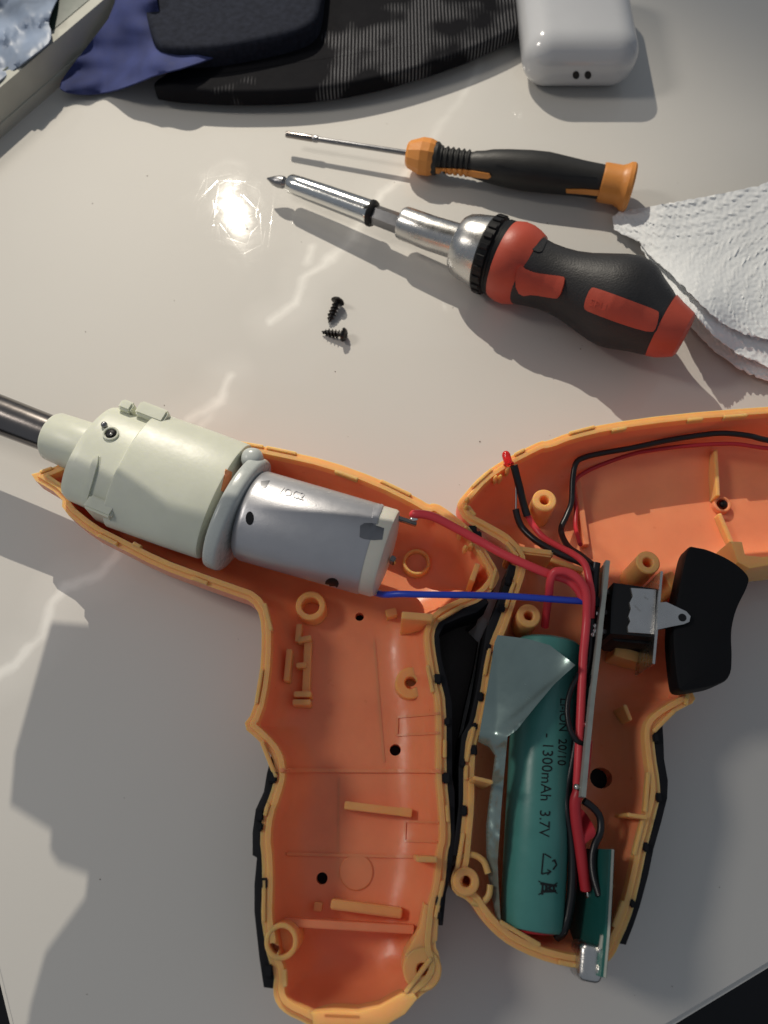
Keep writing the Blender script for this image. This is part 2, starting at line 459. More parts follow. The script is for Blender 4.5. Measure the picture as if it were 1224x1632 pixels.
    n6 = N.new('ShaderNodeTexNoise'); n6.inputs['Scale'].default_value = 0.7; n6.inputs['Detail'].default_value = 7; n6.inputs['Distortion'].default_value = 1.2
    L.new(geo.outputs['Position'], n6.inputs['Vector']); L.new(n6.outputs['Fac'], sm.inputs['Value']); L.new(sm.outputs['Result'], b.inputs['Roughness'])
    b.inputs['IOR'].default_value = 1.45
    return m
A = Vector((-59.7 / 10, -10.2, 0)) ; ea = Vector((0.90, 0.43, 0)).normalized(); eb = Vector((-ea.y, ea.x, 0))
tb = thing('table', 'glossy pale marble table with white veins under the tools', 'table', (20, 25, -73.5))
bm = obox(A + ea * 55 + eb * 40 + Vector((0, 0, -1)), ea * 55, eb * 40, Vector((0, 0, 1)), 0.15, 3)
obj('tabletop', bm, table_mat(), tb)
for i, j in ((6, 6), (104, 6), (104, 74), (6, 74)):
    c = A + ea * i + eb * j
    obj('leg', obox(c + Vector((0, 0, -38)), ea * 2.5, eb * 2.5, Vector((0, 0, 35.9)), 0.2), M['stand'], tb)

# added blocker outside the frame: plate outline shaped to cast the big stepped shadow
T = 0.34
sh = [(335, 1134), (250, 1078), (165, 1032), (80, 1025), (20, 1240), (85, 1280), (82, 1310), (95, 1330), (150, 1350),
      (135, 1480), (70, 1570), (45, 1660), (30, 1760), (700, 1760), (1240, 1700), (2100, 1500), (2300, 1200), (2300, 975), (1175, 980), (800, 1005), (750, 1060), (725, 1170), (560, 1170), (420, 1160)]
pts = [P(x, y).lerp(LAMP, T) for x, y in sh]
sg = Vector((34.0, 30.0, 0.0)); zp = pts[0].z
ps = thing('shadow_blocker', 'added dark plate on a post, out of view, shaped to cast the stepped shadow', 'stand', (sg.x, sg.y, 0))
obj('shadow_plate', prism([p[:2] for p in pts], zp - 0.3, zp + 0.3), M['stand'], ps)
q0 = Vector((8.0, 24.0, zp + 0.55)); q1 = Vector((sg.x + 1.5, sg.y, zp + 0.55)); qd = (q1 - q0) / 2; qn = Vector((-qd.y, qd.x, 0)).normalized()
obj('arm', obox((q0 + q1) / 2, qd, qn * 1.6, (0, 0, 0.24), 0.05), M['stand'], ps)
obj('post', vlathe(sg.x, sg.y, [(0.01, 0.9), (1.0, 0.9), (1.0, zp + 0.3), (0.01, zp + 0.3)]), M['stand'], ps)
obj('base', vlathe(sg.x, sg.y, [(0.01, 0.0), (5.0, 0.0), (5.0, 0.6), (4.6, 0.9), (0.01, 0.9)]), M['stand'], ps)
# ---------------------------------------------------------------- housing halves
RINGS = (0.0, 0.10, 0.13, 0.25, 0.285, 0.36, 0.47, 0.60, 0.76, 0.95, 1.15, 1.38)
def z_in(d, zr, depth, Wd):
    x = np.clip((d - 0.285) / Wd, 0, 1)
    wall = (zr - 0.22) - (depth - 0.22) * np.sqrt(1 - (1 - x) ** 2)
    return np.where(d < 0.115, zr - 0.07, np.where(d < 0.268, zr, wall))
def z_out(d, zr, Wd, zb=0.14):
    x = np.clip((d + 0.03) / (Wd * 1.05), 0, 1)
    return (zr - 0.25) - (zr - 0.25 - zb) * np.sqrt(1 - (1 - x) ** 2)
def shell(px, zr, depth, Wd, holes=(), bottom=0.14):
    poly = np.array([tuple(P(x, y, zr)[:2]) for x, y in px])
    poly = resample(chaikin(poly, 1), 0.09)
    if np.sum(poly[:, 0] * np.roll(poly[:, 1], -1) - poly[:, 1] * np.roll(poly[:, 0], -1)) < 0: poly = poly[::-1]
    t = np.roll(poly, -1, 0) - np.roll(poly, 1, 0); t /= np.linalg.norm(t, axis=1)[:, None]
    nrm = np.stack([-t[:, 1], t[:, 0]], 1)
    ex = []
    for i, r in enumerate(RINGS[1:]):
        q = poly + nrm * r
        q = q[inside(q, poly)]; d = dist_poly(q, poly); q = q[d > r - 0.012]
        if i > 4: q = q[::2]
        ex.append(q)
    lo, hi = poly.min(0), poly.max(0)
    g = np.array([(x, y) for y in np.arange(lo[1], hi[1], 0.2) for x in np.arange(lo[0], hi[0], 0.2)])
    g = g[inside(g, poly)]; g = g[dist_poly(g, poly) > 1.45]; ex.append(g)
    ex = np.concatenate(ex)
    hp = []
    for hx, hy, r in holes:
        c = P(hx, hy, zr - depth + 0.05); rw = r * S(hx, hy, 0.5)
        hp.append([(c.x + rw * math.cos(a), c.y + rw * math.sin(a)) for a in np.linspace(0, 2 * math.pi, 16, endpoint=False)])
        ex = ex[np.linalg.norm(ex - np.array(c[:2]), axis=1) > rw * 1.15]
    v, f = tri(poly, 1, extra=ex, grid=False, hole_polys=hp)
    d = dist_poly(v, poly)
    zi = z_in(d, zr, depth, Wd); zo = np.minimum(z_out(d, zr, Wd, bottom), zi - 0.05)
    top = [Vector((a, b, c)) for (a, b), c in zip(v, zi)]; bot = [Vector((a, b, c)) for (a, b), c in zip(v, zo)]
    return solid(top, bot, f), poly
def ring_post(px, py, ztop, zbot, ro, ri, deep=0.9):
    """tubular screw post; radii in photo pixels at its top"""
    s = S(px, py, ztop); c = P(px, py, ztop); ro *= s; ri *= s
    e = min(0.03, (ro - ri) * 0.3)
    return vlathe(c.x, c.y, [(ri, ztop - e), (ri + e, ztop), (ro - e, ztop), (ro, ztop - e), (ro * 1.06, zbot), (0.002, zbot), (0.002, max(zbot + 0.05, ztop - deep)), (ri * 0.95, max(zbot + 0.05, ztop - deep))], 36)

def rim_faces(o):
    o.data.materials.append(M['edge']); w = W[o.name].z
    for p in o.data.polygons:
        zs = [o.data.vertices[i].co.z + w for i in p.vertices]
        if min(zs) > ZR - 0.27: p.material_index = 1
ZR = 2.0
Lpx = [(41, 756), (98, 790), (97, 811), (142, 848), (182, 868), (250, 903), (309, 925), (374, 948), (400, 957), (414, 979), (417, 1020), (413, 1081), (402, 1135), (385, 1157),
       (413, 1181), (434, 1205), (439, 1233), (430, 1265), (418, 1295), (413, 1337), (417, 1370), (417, 1421), (415, 1461), (420, 1494), (426, 1530), (437, 1552), (434, 1582), (440, 1603), (456, 1618), (478, 1628), (500, 1640),
       (560, 1647), (615, 1636), (645, 1617), (666, 1592), (690, 1574), (704, 1548), (700, 1520), (694, 1508), (697, 1480), (700, 1448), (708, 1421), (712, 1388), (714, 1357), (719, 1342), (718, 1300), (714, 1258),
       (712, 1238), (712, 1121), (702, 1081), (693, 1030), (692, 1006), (702, 986), (728, 972), (772, 955), (797, 924), (795, 908), (773, 872), (753, 843), (733, 826), (704, 804), (690, 800), (684, 803), (667, 792), (606, 762),
       (524, 732), (443, 714), (389, 704), (300, 690), (230, 690), (165, 702), (100, 736), (70, 748)]
lh = thing('housing_half', 'orange drill housing half with empty grip that holds the motor', 'drill housing', P(560, 1150, 0), 'open drill housing halves')
HL = [(513, 1400, 9), (630, 1195, 9), (573, 982, 7), (447, 1501, 9), (655, 1088, 9)]
bm, Lpoly = shell(Lpx, ZR, 1.55, 1.15, HL)
Lsh = obj('shell', bm, M['orange'], lh, 40)
rim_faces(Lsh)
Lt = bvh(Lsh)
def fz(tree, x, y):
    l, n = hit(tree, x, y); return l.z if l is not None else 0.5
def rib(tree, a, b, w, h, parent, zb=None, name='rib', label=None):
    mt = M['edge'] if h >= 0.2 else M['orange']
    if h <= 0.12:
        A_, B_ = np.array(a, float), np.array(b, float); d_ = (B_ - A_) / np.linalg.norm(B_ - A_); n_ = np.array([-d_[1], d_[0]]) * w / 2
        return obj(name, inlay(tree, [A_ + n_, B_ + n_, B_ - n_, A_ - n_], h * 0.7, 0.05, 4, 0), mt, parent, 30)
    z = max(fz(tree, *a), fz(tree, *b)) + h
    z0 = min(fz(tree, *a), fz(tree, *b)) - 0.12 if zb is None else zb
    return obj(name, bar(a, b, w, max(z0, 0.2), z), mt, parent, 30)
# screw posts and rings of the left half
for x, y, ro, ri, h in ((495, 965, 24, 14, 0.55), (664, 895, 22, 17, 0.25), (655, 1088, 25, 9.5, 0.42)):
    z = fz(Lt, x, y)
    c = P(x, y, z + h); s = S(x, y, z + h)
    obj('screw_post', ring_post(x, y, z + h, max(0.2, z - 0.1), ro, ri, h + 0.3), M['edge'], lh, 30)
obj('screw_post', ring_post(448, 1501, ZR + 0.02, 0.2, 27, 19, 0.45), M['edge'], lh, 30)
obj('screw_post', ring_post(673, 1545, ZR - 0.02, 0.18, 31, 9, 0.5), M['edge'], lh, 30)
# F-shaped switch holder
for a, b, w in (((491, 1016), (487, 1112), 12), ((477, 994), (474, 1022), 9), ((474, 1020), (496, 1016), 9), ((472, 1060), (488, 1059), 8), ((468, 1106), (496, 1106), 9), ((466, 1119), (495, 1119), 9), ((461, 1034), (456, 1085), 9)):
    rib(Lt, a, b, w, 0.35, lh, name='switch_holder_rib')
for a, b, w, h in (((549, 1283), (656, 1296), 12, 0.22), ((500, 1445), (513, 1446), 13, 0.25), ((664, 1369), (697, 1370), 9, 0.9),
                   ((455, 1361), (690, 1366), 5, 0.07), ((447, 1228), (702, 1229), 6, 0.10), ((452, 1470), (660, 1482), 12, 0.16), ((634, 1143), (700, 1137), 4, 0.05), ((634, 1143), (632, 1172), 4, 0.05), ((632, 1172), (700, 1168), 4, 0.05),
                   ((646, 1308), (645, 1340), 4, 0.05), ((646, 1309), (700, 1311), 4, 0.05), ((645, 1340), (698, 1342), 4, 0.05), ((540, 1240), (538, 1400), 3, 0.018), ((596, 1020), (612, 1215), 4, 0.02)):
    rib(Lt, a, b, w, h, lh)
obj('rib', bar((527, 1441), (641, 1456), 15, 0.3, 1.05, 0.03), M['edge'], lh)
for a, b in (((549, 1283), (568, 1286)), ((636, 1293), (657, 1296))): rib(Lt, a, b, 13, 0.28, lh, name='rib_end')
z = fz(Lt, 568, 1390); c = P(568, 1390, z + 0.03); r_ = 27 * S(568, 1390, z)
obj('round_boss', vlathe(c.x, c.y, [(0.002, z - .1), (r_, z - .1), (r_, z + .02), (r_ - .03, z + .04), (0.002, z + .04)]), M['orange'], lh, 30)
# gusset to the right lower boss, battery stop, flash at the tip and clips
obj('gusset', pprism([(676, 1440), (700, 1450), (697, 1500), (680, 1512), (656, 1535), (645, 1522), (668, 1480)], 0.4, ZR - 0.05, 0.05), M['edge'], lh)
obj('bottom_lip', pprism([(494, 1613), (530, 1610), (570, 1612), (605, 1604), (640, 1583), (660, 1583), (666, 1592), (646, 1617), (616, 1635), (560, 1646), (500, 1639)], 0.9, ZR + 0.04, 0.06), M['edge'], lh)
for x, y in ((732, 854), (741, 846), (741, 876), (750, 872), (754, 862)):
    obj('clip_stub', sphere(P(x, y, ZR - 0.05), 0.075, 1, 1, 4.0), M['edge'], lh, 80)
rib(Lt, (615, 978), (632, 974), 13, 0.35, lh, name='wire_clip'); rib(Lt, (640, 980), (690, 984), 12, 0.35, lh, name='wire_clip')
obj('wire_clip', bar((752, 925), (762, 898), 9, 0.8, ZR + 0.05), M['edge'], lh)
def rim_steps(poly, spots, parent, zr):
    for t, ln, inn in spots:
        n = len(poly); i = int(t * n); j = (i + int(ln / 0.09)) % n
        a, b = Vector((*poly[i], 0)), Vector((*poly[j], 0)); d = (b - a).normalized(); nn = Vector((-d.y, d.x, 0))
        c = (a + b) / 2 + nn * inn; c.z = zr - 0.06
        obj('rim_step', obox(c, d * (b - a).length / 2, nn * 0.05, (0, 0, 0.10), 0.02), M['edge'], parent)
rng = random.Random(3)
rim_steps(Lpoly, [(k / 26 + rng.uniform(0, 0.02), rng.uniform(0.35, 1.0), rng.choice((0.06, 0.27, 0.05))) for k in range(26)], Lsh, ZR)
# black grip rubber wrapped round the outside
Lr = [(432, 1204), (425, 1232), (420, 1262), (407, 1290), (402, 1327), (402, 1363), (409, 1367), (405, 1410), (405, 1454), (413, 1528), (420, 1574), (434, 1576), (446, 1556), (432, 1528), (424, 1461), (427, 1420), (427, 1370), (423, 1337), (428, 1297), (440, 1266), (449, 1233), (444, 1208)]
obj('grip_rubber', pprism(Lr, 0.5, ZR - 0.10, 0.04), M['rubber'], lh)
obj('grip_rubber', pprism([(690, 1000), (702, 984), (730, 970), (760, 962), (774, 956), (770, 968), (752, 984), (772, 1004), (764, 1050), (748, 1120), (736, 1180), (728, 1260), (724, 1340), (716, 1400), (704, 1450), (696, 1440), (704, 1400), (706, 1350), (706, 1240), (704, 1121), (694, 1081)], 0.12, 0.8, 0.2, ZR), M['brown'], lh)
Lr2 = [(690, 1000), (700, 984), (728, 969), (775, 953), (779, 960), (760, 976), (735, 984), (708, 996), (700, 1012), (704, 1050), (713, 1085), (721, 1121), (721, 1238), (725, 1262), (725, 1345), (719, 1392), (711, 1424), (706, 1475), (700, 1475), (698, 1440), (704, 1418), (708, 1352), (706, 1240), (706, 1121), (696, 1081), (686, 1030)]
obj('grip_rubber', pprism(Lr2, 0.7, ZR - 0.09, 0.03), M['rubber'], lh)
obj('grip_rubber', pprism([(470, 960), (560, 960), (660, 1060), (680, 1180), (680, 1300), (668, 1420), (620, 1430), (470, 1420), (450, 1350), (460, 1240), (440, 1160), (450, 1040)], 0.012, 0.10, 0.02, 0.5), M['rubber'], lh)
for x, y, r in ((434, 1238, 9), (413, 1300, 8), (414, 1318, 6), (421, 1408, 8), (427, 1548, 9), (697, 1082, 8), (713, 1150, 6), (711, 1240, 8), (700, 1436, 8), (700, 1458, 6), (753, 846, 9), (762, 853, 7)):
    c = P(x, y, ZR); s = S(x, y, ZR)
    obj('rubber_lug', obox((c.x, c.y, ZR - 0.06), (r * s * .8, 0, 0), (0, r * s, 0), (0, 0, 0.09), 0.03), M['rubber'], lh)

Rpx = [(729, 799), (745, 780), (765, 757), (798, 734), (831, 716), (864, 700), (871, 702), (905, 688), (967, 673), (1074, 658), (1224, 646), (1330, 640), (1420, 650), (1480, 690), (1500, 760), (1480, 830), (1420, 870), (1330, 890), (1260, 896), (1196, 905),
       (1160, 925), (1120, 985), (1092, 1060), (1104, 1100), (1112, 1117), (1085, 1130), (1056, 1148), (1046, 1158), (1043, 1172), (1047, 1208), (1053, 1244), (1054, 1270), (1044, 1309), (1032, 1354), (1024, 1394), (1012, 1446), (1002, 1475), (990, 1501), (982, 1521), (968, 1537),
       (930, 1545), (900, 1541), (857, 1529), (814, 1509), (788, 1489), (765, 1463), (749, 1437), (722, 1424), (718, 1400), (727, 1380), (731, 1368), (733, 1341), (739, 1283), (739, 1221), (744, 1169), (756, 1153), (765, 1107), (774, 1045), (784, 1015), (795, 990), (812, 940), (824, 905), (822, 884), (803, 864),
       (794, 858), (769, 844), (741, 829), (730, 810)]
rh = thing('housing_half', 'orange drill housing half filled with battery and wires, cut by the right edge', 'drill housing', P(950, 1100, 0), 'open drill housing halves')
HR = [(957, 1240, 16), (1152, 803, 9)]
bm, Rpoly = shell(Rpx, ZR, 1.5, 1.15, HR)
Rsh = obj('shell', bm, M['orange'], rh, 40); rim_faces(Rsh); Rt = bvh(Rsh)
for x, y, ro, ri, zt in ((868, 797, 19, 7.5, 1.7), (1033, 896, 19, 8, 2.05), (843, 981, 19, 7.5, 2.1), (743, 1405, 21, 8.5, 2.15)):
    obj('screw_post', ring_post(x, y, zt, 0.25, ro, ri), M['edge'], rh, 30)
obj('screw_post', ring_post(984, 1434, 1.3, 0.3, 23, 9), M['edge'], rh, 30)
rim_steps(Rpoly, [(k / 30 + rng.uniform(0, 0.02), rng.uniform(0.35, 1.0), rng.choice((0.06, 0.27, 0.05))) for k in range(30)], Rsh, ZR)
# cradle curls beside the outer post
obj('post_cradle', tube([P(731, 1366, 1.9), P(752, 1362, 1.9), P(770, 1372, 1.9), P(778, 1392, 1.9)], 0.075, 10), M['edge'], rh, 60)
obj('post_cradle', tube([P(781, 1410, 1.9), P(778, 1428, 1.9), P(766, 1440, 1.9), P(752, 1438, 1.9)], 0.075, 10), M['edge'], rh, 60)
for a, b, w, h, nm in (((921, 766), (935, 868), 9, 0.18, 'rib'), ((1141, 716), (1145, 790), 6, 0.2, 'rib'), ((1147, 818), (1168, 868), 7, 0.25, 'rib'), ((996, 1123), (1006, 1148), 6, 0.5, 'rib'),
                   ((980, 1036), (1041, 1054), 17, 0.5, 'rib'), ((754, 1239), (786, 1247), 6, 0.9, 'rib'), ((1000, 1298), (1032, 1303), 6, 0.2, 'rib'), ((870, 889), (930, 908), 8, 0.3, 'rib'), ((1066, 930), (1080, 925), 34, 1.0, 'rib')):
    rib(Rt, a, b, w, h, rh)
obj('neck_ridge', bar((812, 873), (882, 882), 12, 0.5, ZR - 0.02, 0.05), M['edge'], rh)
obj('trigger_stop', pprism([(1164, 862), (1183, 863), (1188, 884), (1224, 888), (1300, 880), (1300, 893), (1224, 901), (1195, 906), (1176, 896)], 0.8, 2.25, 0.05), M['edge'], rh)
for x, y in ((789, 765), (796, 764), (808, 752), (744, 800), (742, 812)):
    obj('clip_stub', sphere(P(x, y, ZR - 0.1), 0.07, 1, 1, 4.0), M['edge'], rh, 80)
obj('hole_collar', ring_post(1152, 803, fz(Rt, 1140, 803) + 0.2, 0.25, 14, 9), M['orange'], rh, 30)
obj('hole_plug', sphere(P(1153, 803, fz(Rt, 1140, 803) + 0.1), 0.12, 1, 1, .8), M['black'], rh, 80)
Rr = [(812, 898), (804, 930), (790, 968), (776, 998), (768, 1050), (758, 1107), (748, 1150), (736, 1172), (731, 1222), (731, 1283), (724, 1340), (722, 1364), (736, 1364), (742, 1340), (748, 1283), (748, 1222), (752, 1172), (766, 1150), (774, 1107), (784, 1045), (804, 990), (820, 940), (830, 905)]
obj('grip_rubber', pprism(Rr, 0.4, ZR - 0.09, 0.03), M['rubber'], rh)
Rr2 = [(1056, 1149), (1058, 1180), (1059, 1210), (1065, 1244), (1064, 1272), (1054, 1312), (1042, 1354), (1034, 1394), (1020, 1446), (1010, 1475), (998, 1506), (986, 1504), (980, 1490), (992, 1470), (1004, 1440), (1014, 1394), (1024, 1350), (1036, 1305), (1046, 1268), (1044, 1240), (1038, 1208), (1034, 1170), (1040, 1155)]
obj('grip_rubber', pprism(Rr2, 0.4, ZR - 0.10, 0.03), M['rubber'], rh)
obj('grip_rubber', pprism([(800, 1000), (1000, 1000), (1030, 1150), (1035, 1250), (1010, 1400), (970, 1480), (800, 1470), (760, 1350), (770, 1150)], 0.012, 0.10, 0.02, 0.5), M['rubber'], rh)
for x, y, r in ((810, 925, 7), (800, 968, 7), (779, 1030, 5), (766, 1110, 7), (754, 1195, 9), (737, 1215, 7), (739, 1292, 8), (1046, 1176, 7), (1051, 1271, 7), (1030, 1350, 7), (1008, 1440, 6), (787, 1042, 5), (757, 1158, 6)):
    c = P(x, y, ZR); s = S(x, y, ZR)
    obj('rubber_lug', obox((c.x, c.y, ZR - 0.06), (r * s * .7, 0, 0), (0, r * s, 0), (0, 0, 0.09), 0.03), M['rubber'], rh)

# ---------------------------------------------------------------- gearbox
ZG = 2.15
gb = thing('gearbox', 'pale green-white plastic gearbox with a dark steel output shaft', 'gearbox', P(250, 760, 0))
def z_(x): return ZG
obj('output_shaft', plathe([(-260, 560, ZG, 31), (0, 661, ZG, 31), (88, 695, ZG, 30), (100, 700, ZG, 30)], 40), M['darksteel'], gb)
obj('collar', plathe([(84, 694, ZG, 31), (85, 694.5, ZG, 37), (88, 696, ZG, 39.5), (140, 716, ZG, 43), (150, 720, ZG, 43)]), M['nylon'], gb, 40)
g1 = obj('front_stage', flat(plathe([(143, 718, ZG, 50), (144, 718.5, ZG, 78), (146, 719.5, ZG, 83), (152, 722, ZG, 86), (156, 724, ZG, 87), (222, 751, ZG, 89), (230, 754, ZG, 89)], 64), ZG, 0.55), M['nylon'], gb, 30)
g2 = obj('rear_stage', flat(plathe([(216, 747, ZG, 85), (216.5, 747.2, ZG, 101), (218.5, 748, ZG, 103.5), (300, 777, ZG, 104), (356, 797, ZG, 103), (359, 798, ZG, 102), (360, 798.4, ZG, 70)], 64), ZG, 0.55), M['nylon'], gb, 30)
gt = bvh(g1, g2)
gax = (P(222, 751, ZG) - P(160, 726, ZG)).normalized(); gn = Vector((-gax.y, gax.x, 0)).normalized(); sg_ = S(200, 740, ZG)
def gkey(name, x, y, r, dz, la, le, lz, m='nylon'):
    c = P(x, y, ZG) + gn * r * sg_ + Vector((0, 0, dz))
    return obj(name, obox(c, gax * la, gn * le, (0, 0, lz), 0.06), M[m], gb, 30)
gkey('top_key', 208, 746, 88, 0.25, 0.45, 0.22, 0.45)
gkey('front_key', 170, 731, 83, 0.2, 0.20, 0.16, 0.5)
gkey('side_key', 214, 748, -84, 0.1, 0.42, 0.2, 0.5)
obj('chamfer', inlay(gt, [(152, 726), (160, 728), (148, 772), (138, 806), (131, 796), (140, 760)], 0.07, 0.1, 4), M['nylon'], gb, 40)
l, n = hit(gt, 177, 692)
rot = n.to_track_quat('Z', 'Y').to_matrix().to_4x4()
b_ = vlathe(0, 0, [(0.002, -0.05), (0.22, -0.05), (0.22, 0.05), (0.195, 0.065), (0.17, 0.05), (0.16, 0.0), (0.002, -0.02)], 24)
bmesh.ops.transform(b_, matrix=Matrix.Translation(l) @ rot, verts=b_.verts); eye = obj('screw_eye', b_, M['nylon'], gb, 40)
obj('screw_socket', sphere(l + n * 0.0, 0.155, 1, 1, 0.5), M['black'], eye, 80)
obj('screw_tip', sphere(l + n * 0.065 + Vector((0.02, -0.04, 0)), 0.045), M['satin'], eye, 80)
obj('notch', inlay(gt, [(359, 748), (369, 752), (366, 770), (360, 786), (352, 782), (356, 764)], 0.03, 0.1, 3, 0), M['orange'], gb, 40)
obj('lug', sphere(P(166, 677, 3.0), 0.09), M['greysteel'], gb, 80)

# rubber-grey mounting ring and the motor
ZM = 2.2
mo = thing('motor', 'grey cylindrical electric motor with ivory end cap', 'motor', P(500, 850, 0))
obj('mount_ring', flat(plathe([(368, 813, ZM, 60), (368, 813, ZM, 92), (370, 814, ZM, 97.5), (374, 815.5, ZM, 99), (385, 819.5, ZM, 99), (389, 821, ZM, 97), (391, 822, ZM, 91), (392, 822.4, ZM, 60)], 56), ZM, 0.7), M['nylon2'], mo, 50)
obj('mount_lobe', rbox(P(404, 737, 2.5), (0.30, 0.30, 0.5), 0.27, 8), M['nylon2'], mo, 60)
can = obj('can', flat(plathe([(392, 818, ZM, 40), (394, 818.5, ZM, 66), (399, 820, ZM, 73), (406, 822, ZM, 76), (500, 849, ZM, 76), (590, 875, ZM, 75.5), (593, 876, ZM, 74.5), (593, 876, ZM, 60)], 64), ZM, 0.8), M['motor'], mo, 40)
cap = obj('end_cap', flat(plathe([(588, 874, ZM, 74), (612, 881, ZM, 74), (616, 882, ZM, 72), (619, 883, ZM, 62), (622, 884, ZM, 40), (623, 884.5, ZM, 2)], 56), ZM, 0.8), M['endcap'], mo, 40)
ctree = bvh(can, cap)
obj('dimple', inlay(ctree, circ(398, 826, 6.5, 14, 11), 0.008, 0.05, 3, 0), M['black'], can)
obj('notch', inlay(ctree, [(416, 767), (430, 766), (424, 777), (414, 780)], 0.012, 0.05, 3, 0), M['greysteel'], can)
obj('vent_hole', inlay(ctree, circ(529, 930, 11, 16, 9), 0.008, 0.05, 3, 0), M['black'], can)
obj('cap_slot', inlay(ctree, [(574, 838), (581, 834), (592, 834), (600, 838), (612, 842), (609, 860), (596, 861), (580, 859), (573, 856)], 0.012, 0.05, 3, 0), M['greysteel'], cap)
obj('can_tab', inlay(ctree, [(596, 806), (606, 803), (610, 806), (600, 836), (592, 834)], 0.03, 0.05, 3, 0), M['motor'], can)
obj('embossed_mark', text_on(ctree, 'VOC2', 441, 786, 17, 0.26, 0.02, 0.01), M['motor'], can)
obj('terminal', bar((630, 823), (664, 834), 7, 2.45, 2.6, 0.02), M['darksteel'], mo)
obj('terminal', bar((622, 888), (630, 892), 10, 2.2, 2.5, 0.02), M['darksteel'], mo)

obj('solder_joint', sphere(P(660, 827, 2.62), 0.085, 1.5, 0.9, 0.8, 12), M['solder'], mo, 80)
obj('solder_joint', sphere(P(604, 945, 1.9), 0.09, 1.3, 0.9, 0.8, 12), M['solder'], mo, 80)

# ---------------------------------------------------------------- ratchet screwdriver
def zr_(x): return 0.74 + (x - 430) / 600 * 0.86
def rl(st, seg=56, caps=(True, True)): return plathe([(x, y, zr_(x), r) for x, y, r in st], seg, caps)
rs = thing('ratchet_screwdriver', 'thick red and black ratchet screwdriver with chrome bit holder', 'screwdriver', P(780, 430, 0), 'screwdrivers lying on the table')
obj('bit', rl([(426, 284.5, 1.5), (429, 285.5, 3), (436, 288, 7), (444, 289.5, 9.5), (452, 291, 9.5), (457, 292, 6.5), (470, 296, 6.5)], 16), M['greysteel'], rs, 25)
for a in (0, 1, 2, 3):
    pass
obj('bit_holder', rl([(460, 291.5, 10), (461, 292, 13), (464, 293, 15), (478, 298, 16), (520, 313, 17.5), (585, 337, 19.5), (590, 339, 20), (592, 340, 18.5), (592, 340, 14)], 48), M['chrome'], rs, 35)
obj('retaining_ring', rl([(589, 339, 19), (590, 339, 20.8), (594, 340.5, 20.8), (597, 341.5, 19), (598, 342, 13)], 40), M['black'], rs, 35)
obj('hex_shaft', rl([(594, 341, 15.5), (645, 360, 16.5)], 6), M['greysteel'], rs, 20)
obj('sleeve', rl([(638, 354, 18), (640, 355, 24), (644, 356, 26), (690, 373, 27), (735, 387, 28)], 48), M['satin'], rs, 35)
obj('steel_collar', rl([(728, 386, 30), (732, 388, 43), (738, 390, 48), (748, 394, 52), (770, 402, 57), (778, 405, 57)], 56), M['satin'], rs, 25)
selr = obj('selector_ring', rl([(772, 403, 57), (774, 403.5, 60), (788, 408.5, 60.5), (790, 409, 57), (793, 410, 57), (795, 411, 60), (804, 414, 60), (807, 415, 57)], 56), M['black'], rs, 30)
for k in range(22):
    a = 2 * math.pi * k / 22
    c0, c1 = P(775, 404, zr_(775)), P(788, 408.5, zr_(788)); ax = (c1 - c0).normalized()
    e1 = (Vector((0, 0, 1)) - ax * ax.z).normalized(); e2 = ax.cross(e1); R_ = 60.5 * S(780, 405, 1.3)
    dv = e1 * math.cos(a) + e2 * math.sin(a); tv = ax.cross(dv)
    obj('knurl', obox((c0 + c1) / 2 + dv * R_, ax * 0.14, tv * 0.09, dv * 0.05, 0.02, 1), M['black'], selr)
HS = [(868, 440, 45), (880, 450, 47), (900, 458, 52), (925, 468, 57), (960, 482, 65), (995, 497, 70), (1025, 509, 71), (1050, 518, 69), (1075, 527, 62), (1092, 533, 54), (1098, 535, 40)]
hd = obj('handle', rl([(800, 412, 50), (810, 418, 58), (826, 425, 60), (845, 433, 54), (862, 439, 51.5), (880, 444.5, 50.5), (898, 450.5, 51.5), (920, 458, 56), (945, 466.5, 64), (968, 474, 71), (987, 480.5, 74.5), (1002, 486.5, 73), (1016, 493, 69), (1030, 503, 61), (1046, 514, 54), (1058, 523, 47)], 64), M['rubber2'], rs, 40)
obj('front_cap', rl([(797, 411, 52), (799, 412, 58), (804, 414, 61), (814, 418, 64), (826, 423, 64), (838, 427, 60), (848, 431, 55), (852, 433, 45)], 56), M['red'], rs, 30)
obj('end_cap', rl([(1053, 518.5, 44), (1054, 519, 51.5), (1066, 526, 47), (1078, 530.5, 42), (1089, 534, 37), (1092, 535, 32), (1093, 535.5, 8)], 40), M['red'], rs, 30)
htree = bvh(hd)
obj('front_tab', inlay(htree, [(826, 420), (842, 432), (870, 438), (898, 441), (902, 446), (893, 474), (882, 474), (850, 467), (830, 470), (820, 450)], 0.09, 0.1, 3), M['red'], rs, 40)
obj('side_tab', inlay(htree, [(846, 371), (874, 378), (868, 392), (862, 404), (846, 398), (838, 384)], 0.03, 0.1, 3), M['rubber2'], rs, 40)
pn = obj('panel', inlay(htree, [(934, 476), (942, 459), (950, 459), (1000, 477), (1046, 495), (1050, 499), (1046, 522), (1039, 530), (1000, 519), (940, 497), (931, 491)], 0.05, 0.1, 3), M['red'], rs, 40)
obj('panel_rim', inlay(htree, [(931, 475), (941, 456), (951, 456), (1001, 474), (1048, 492), (1054, 498), (1049, 524), (1040, 534), (999, 523), (938, 500), (928, 492)], 0.025, 0.1, 3), M['rubber2'], pn, 40)
pt = bvh(pn)
obj('embossed_mark', text_on(pt, 'SPLI', 938, 486, 17, 0.36, 0.012, 0.01), M['red'], pn, 40)

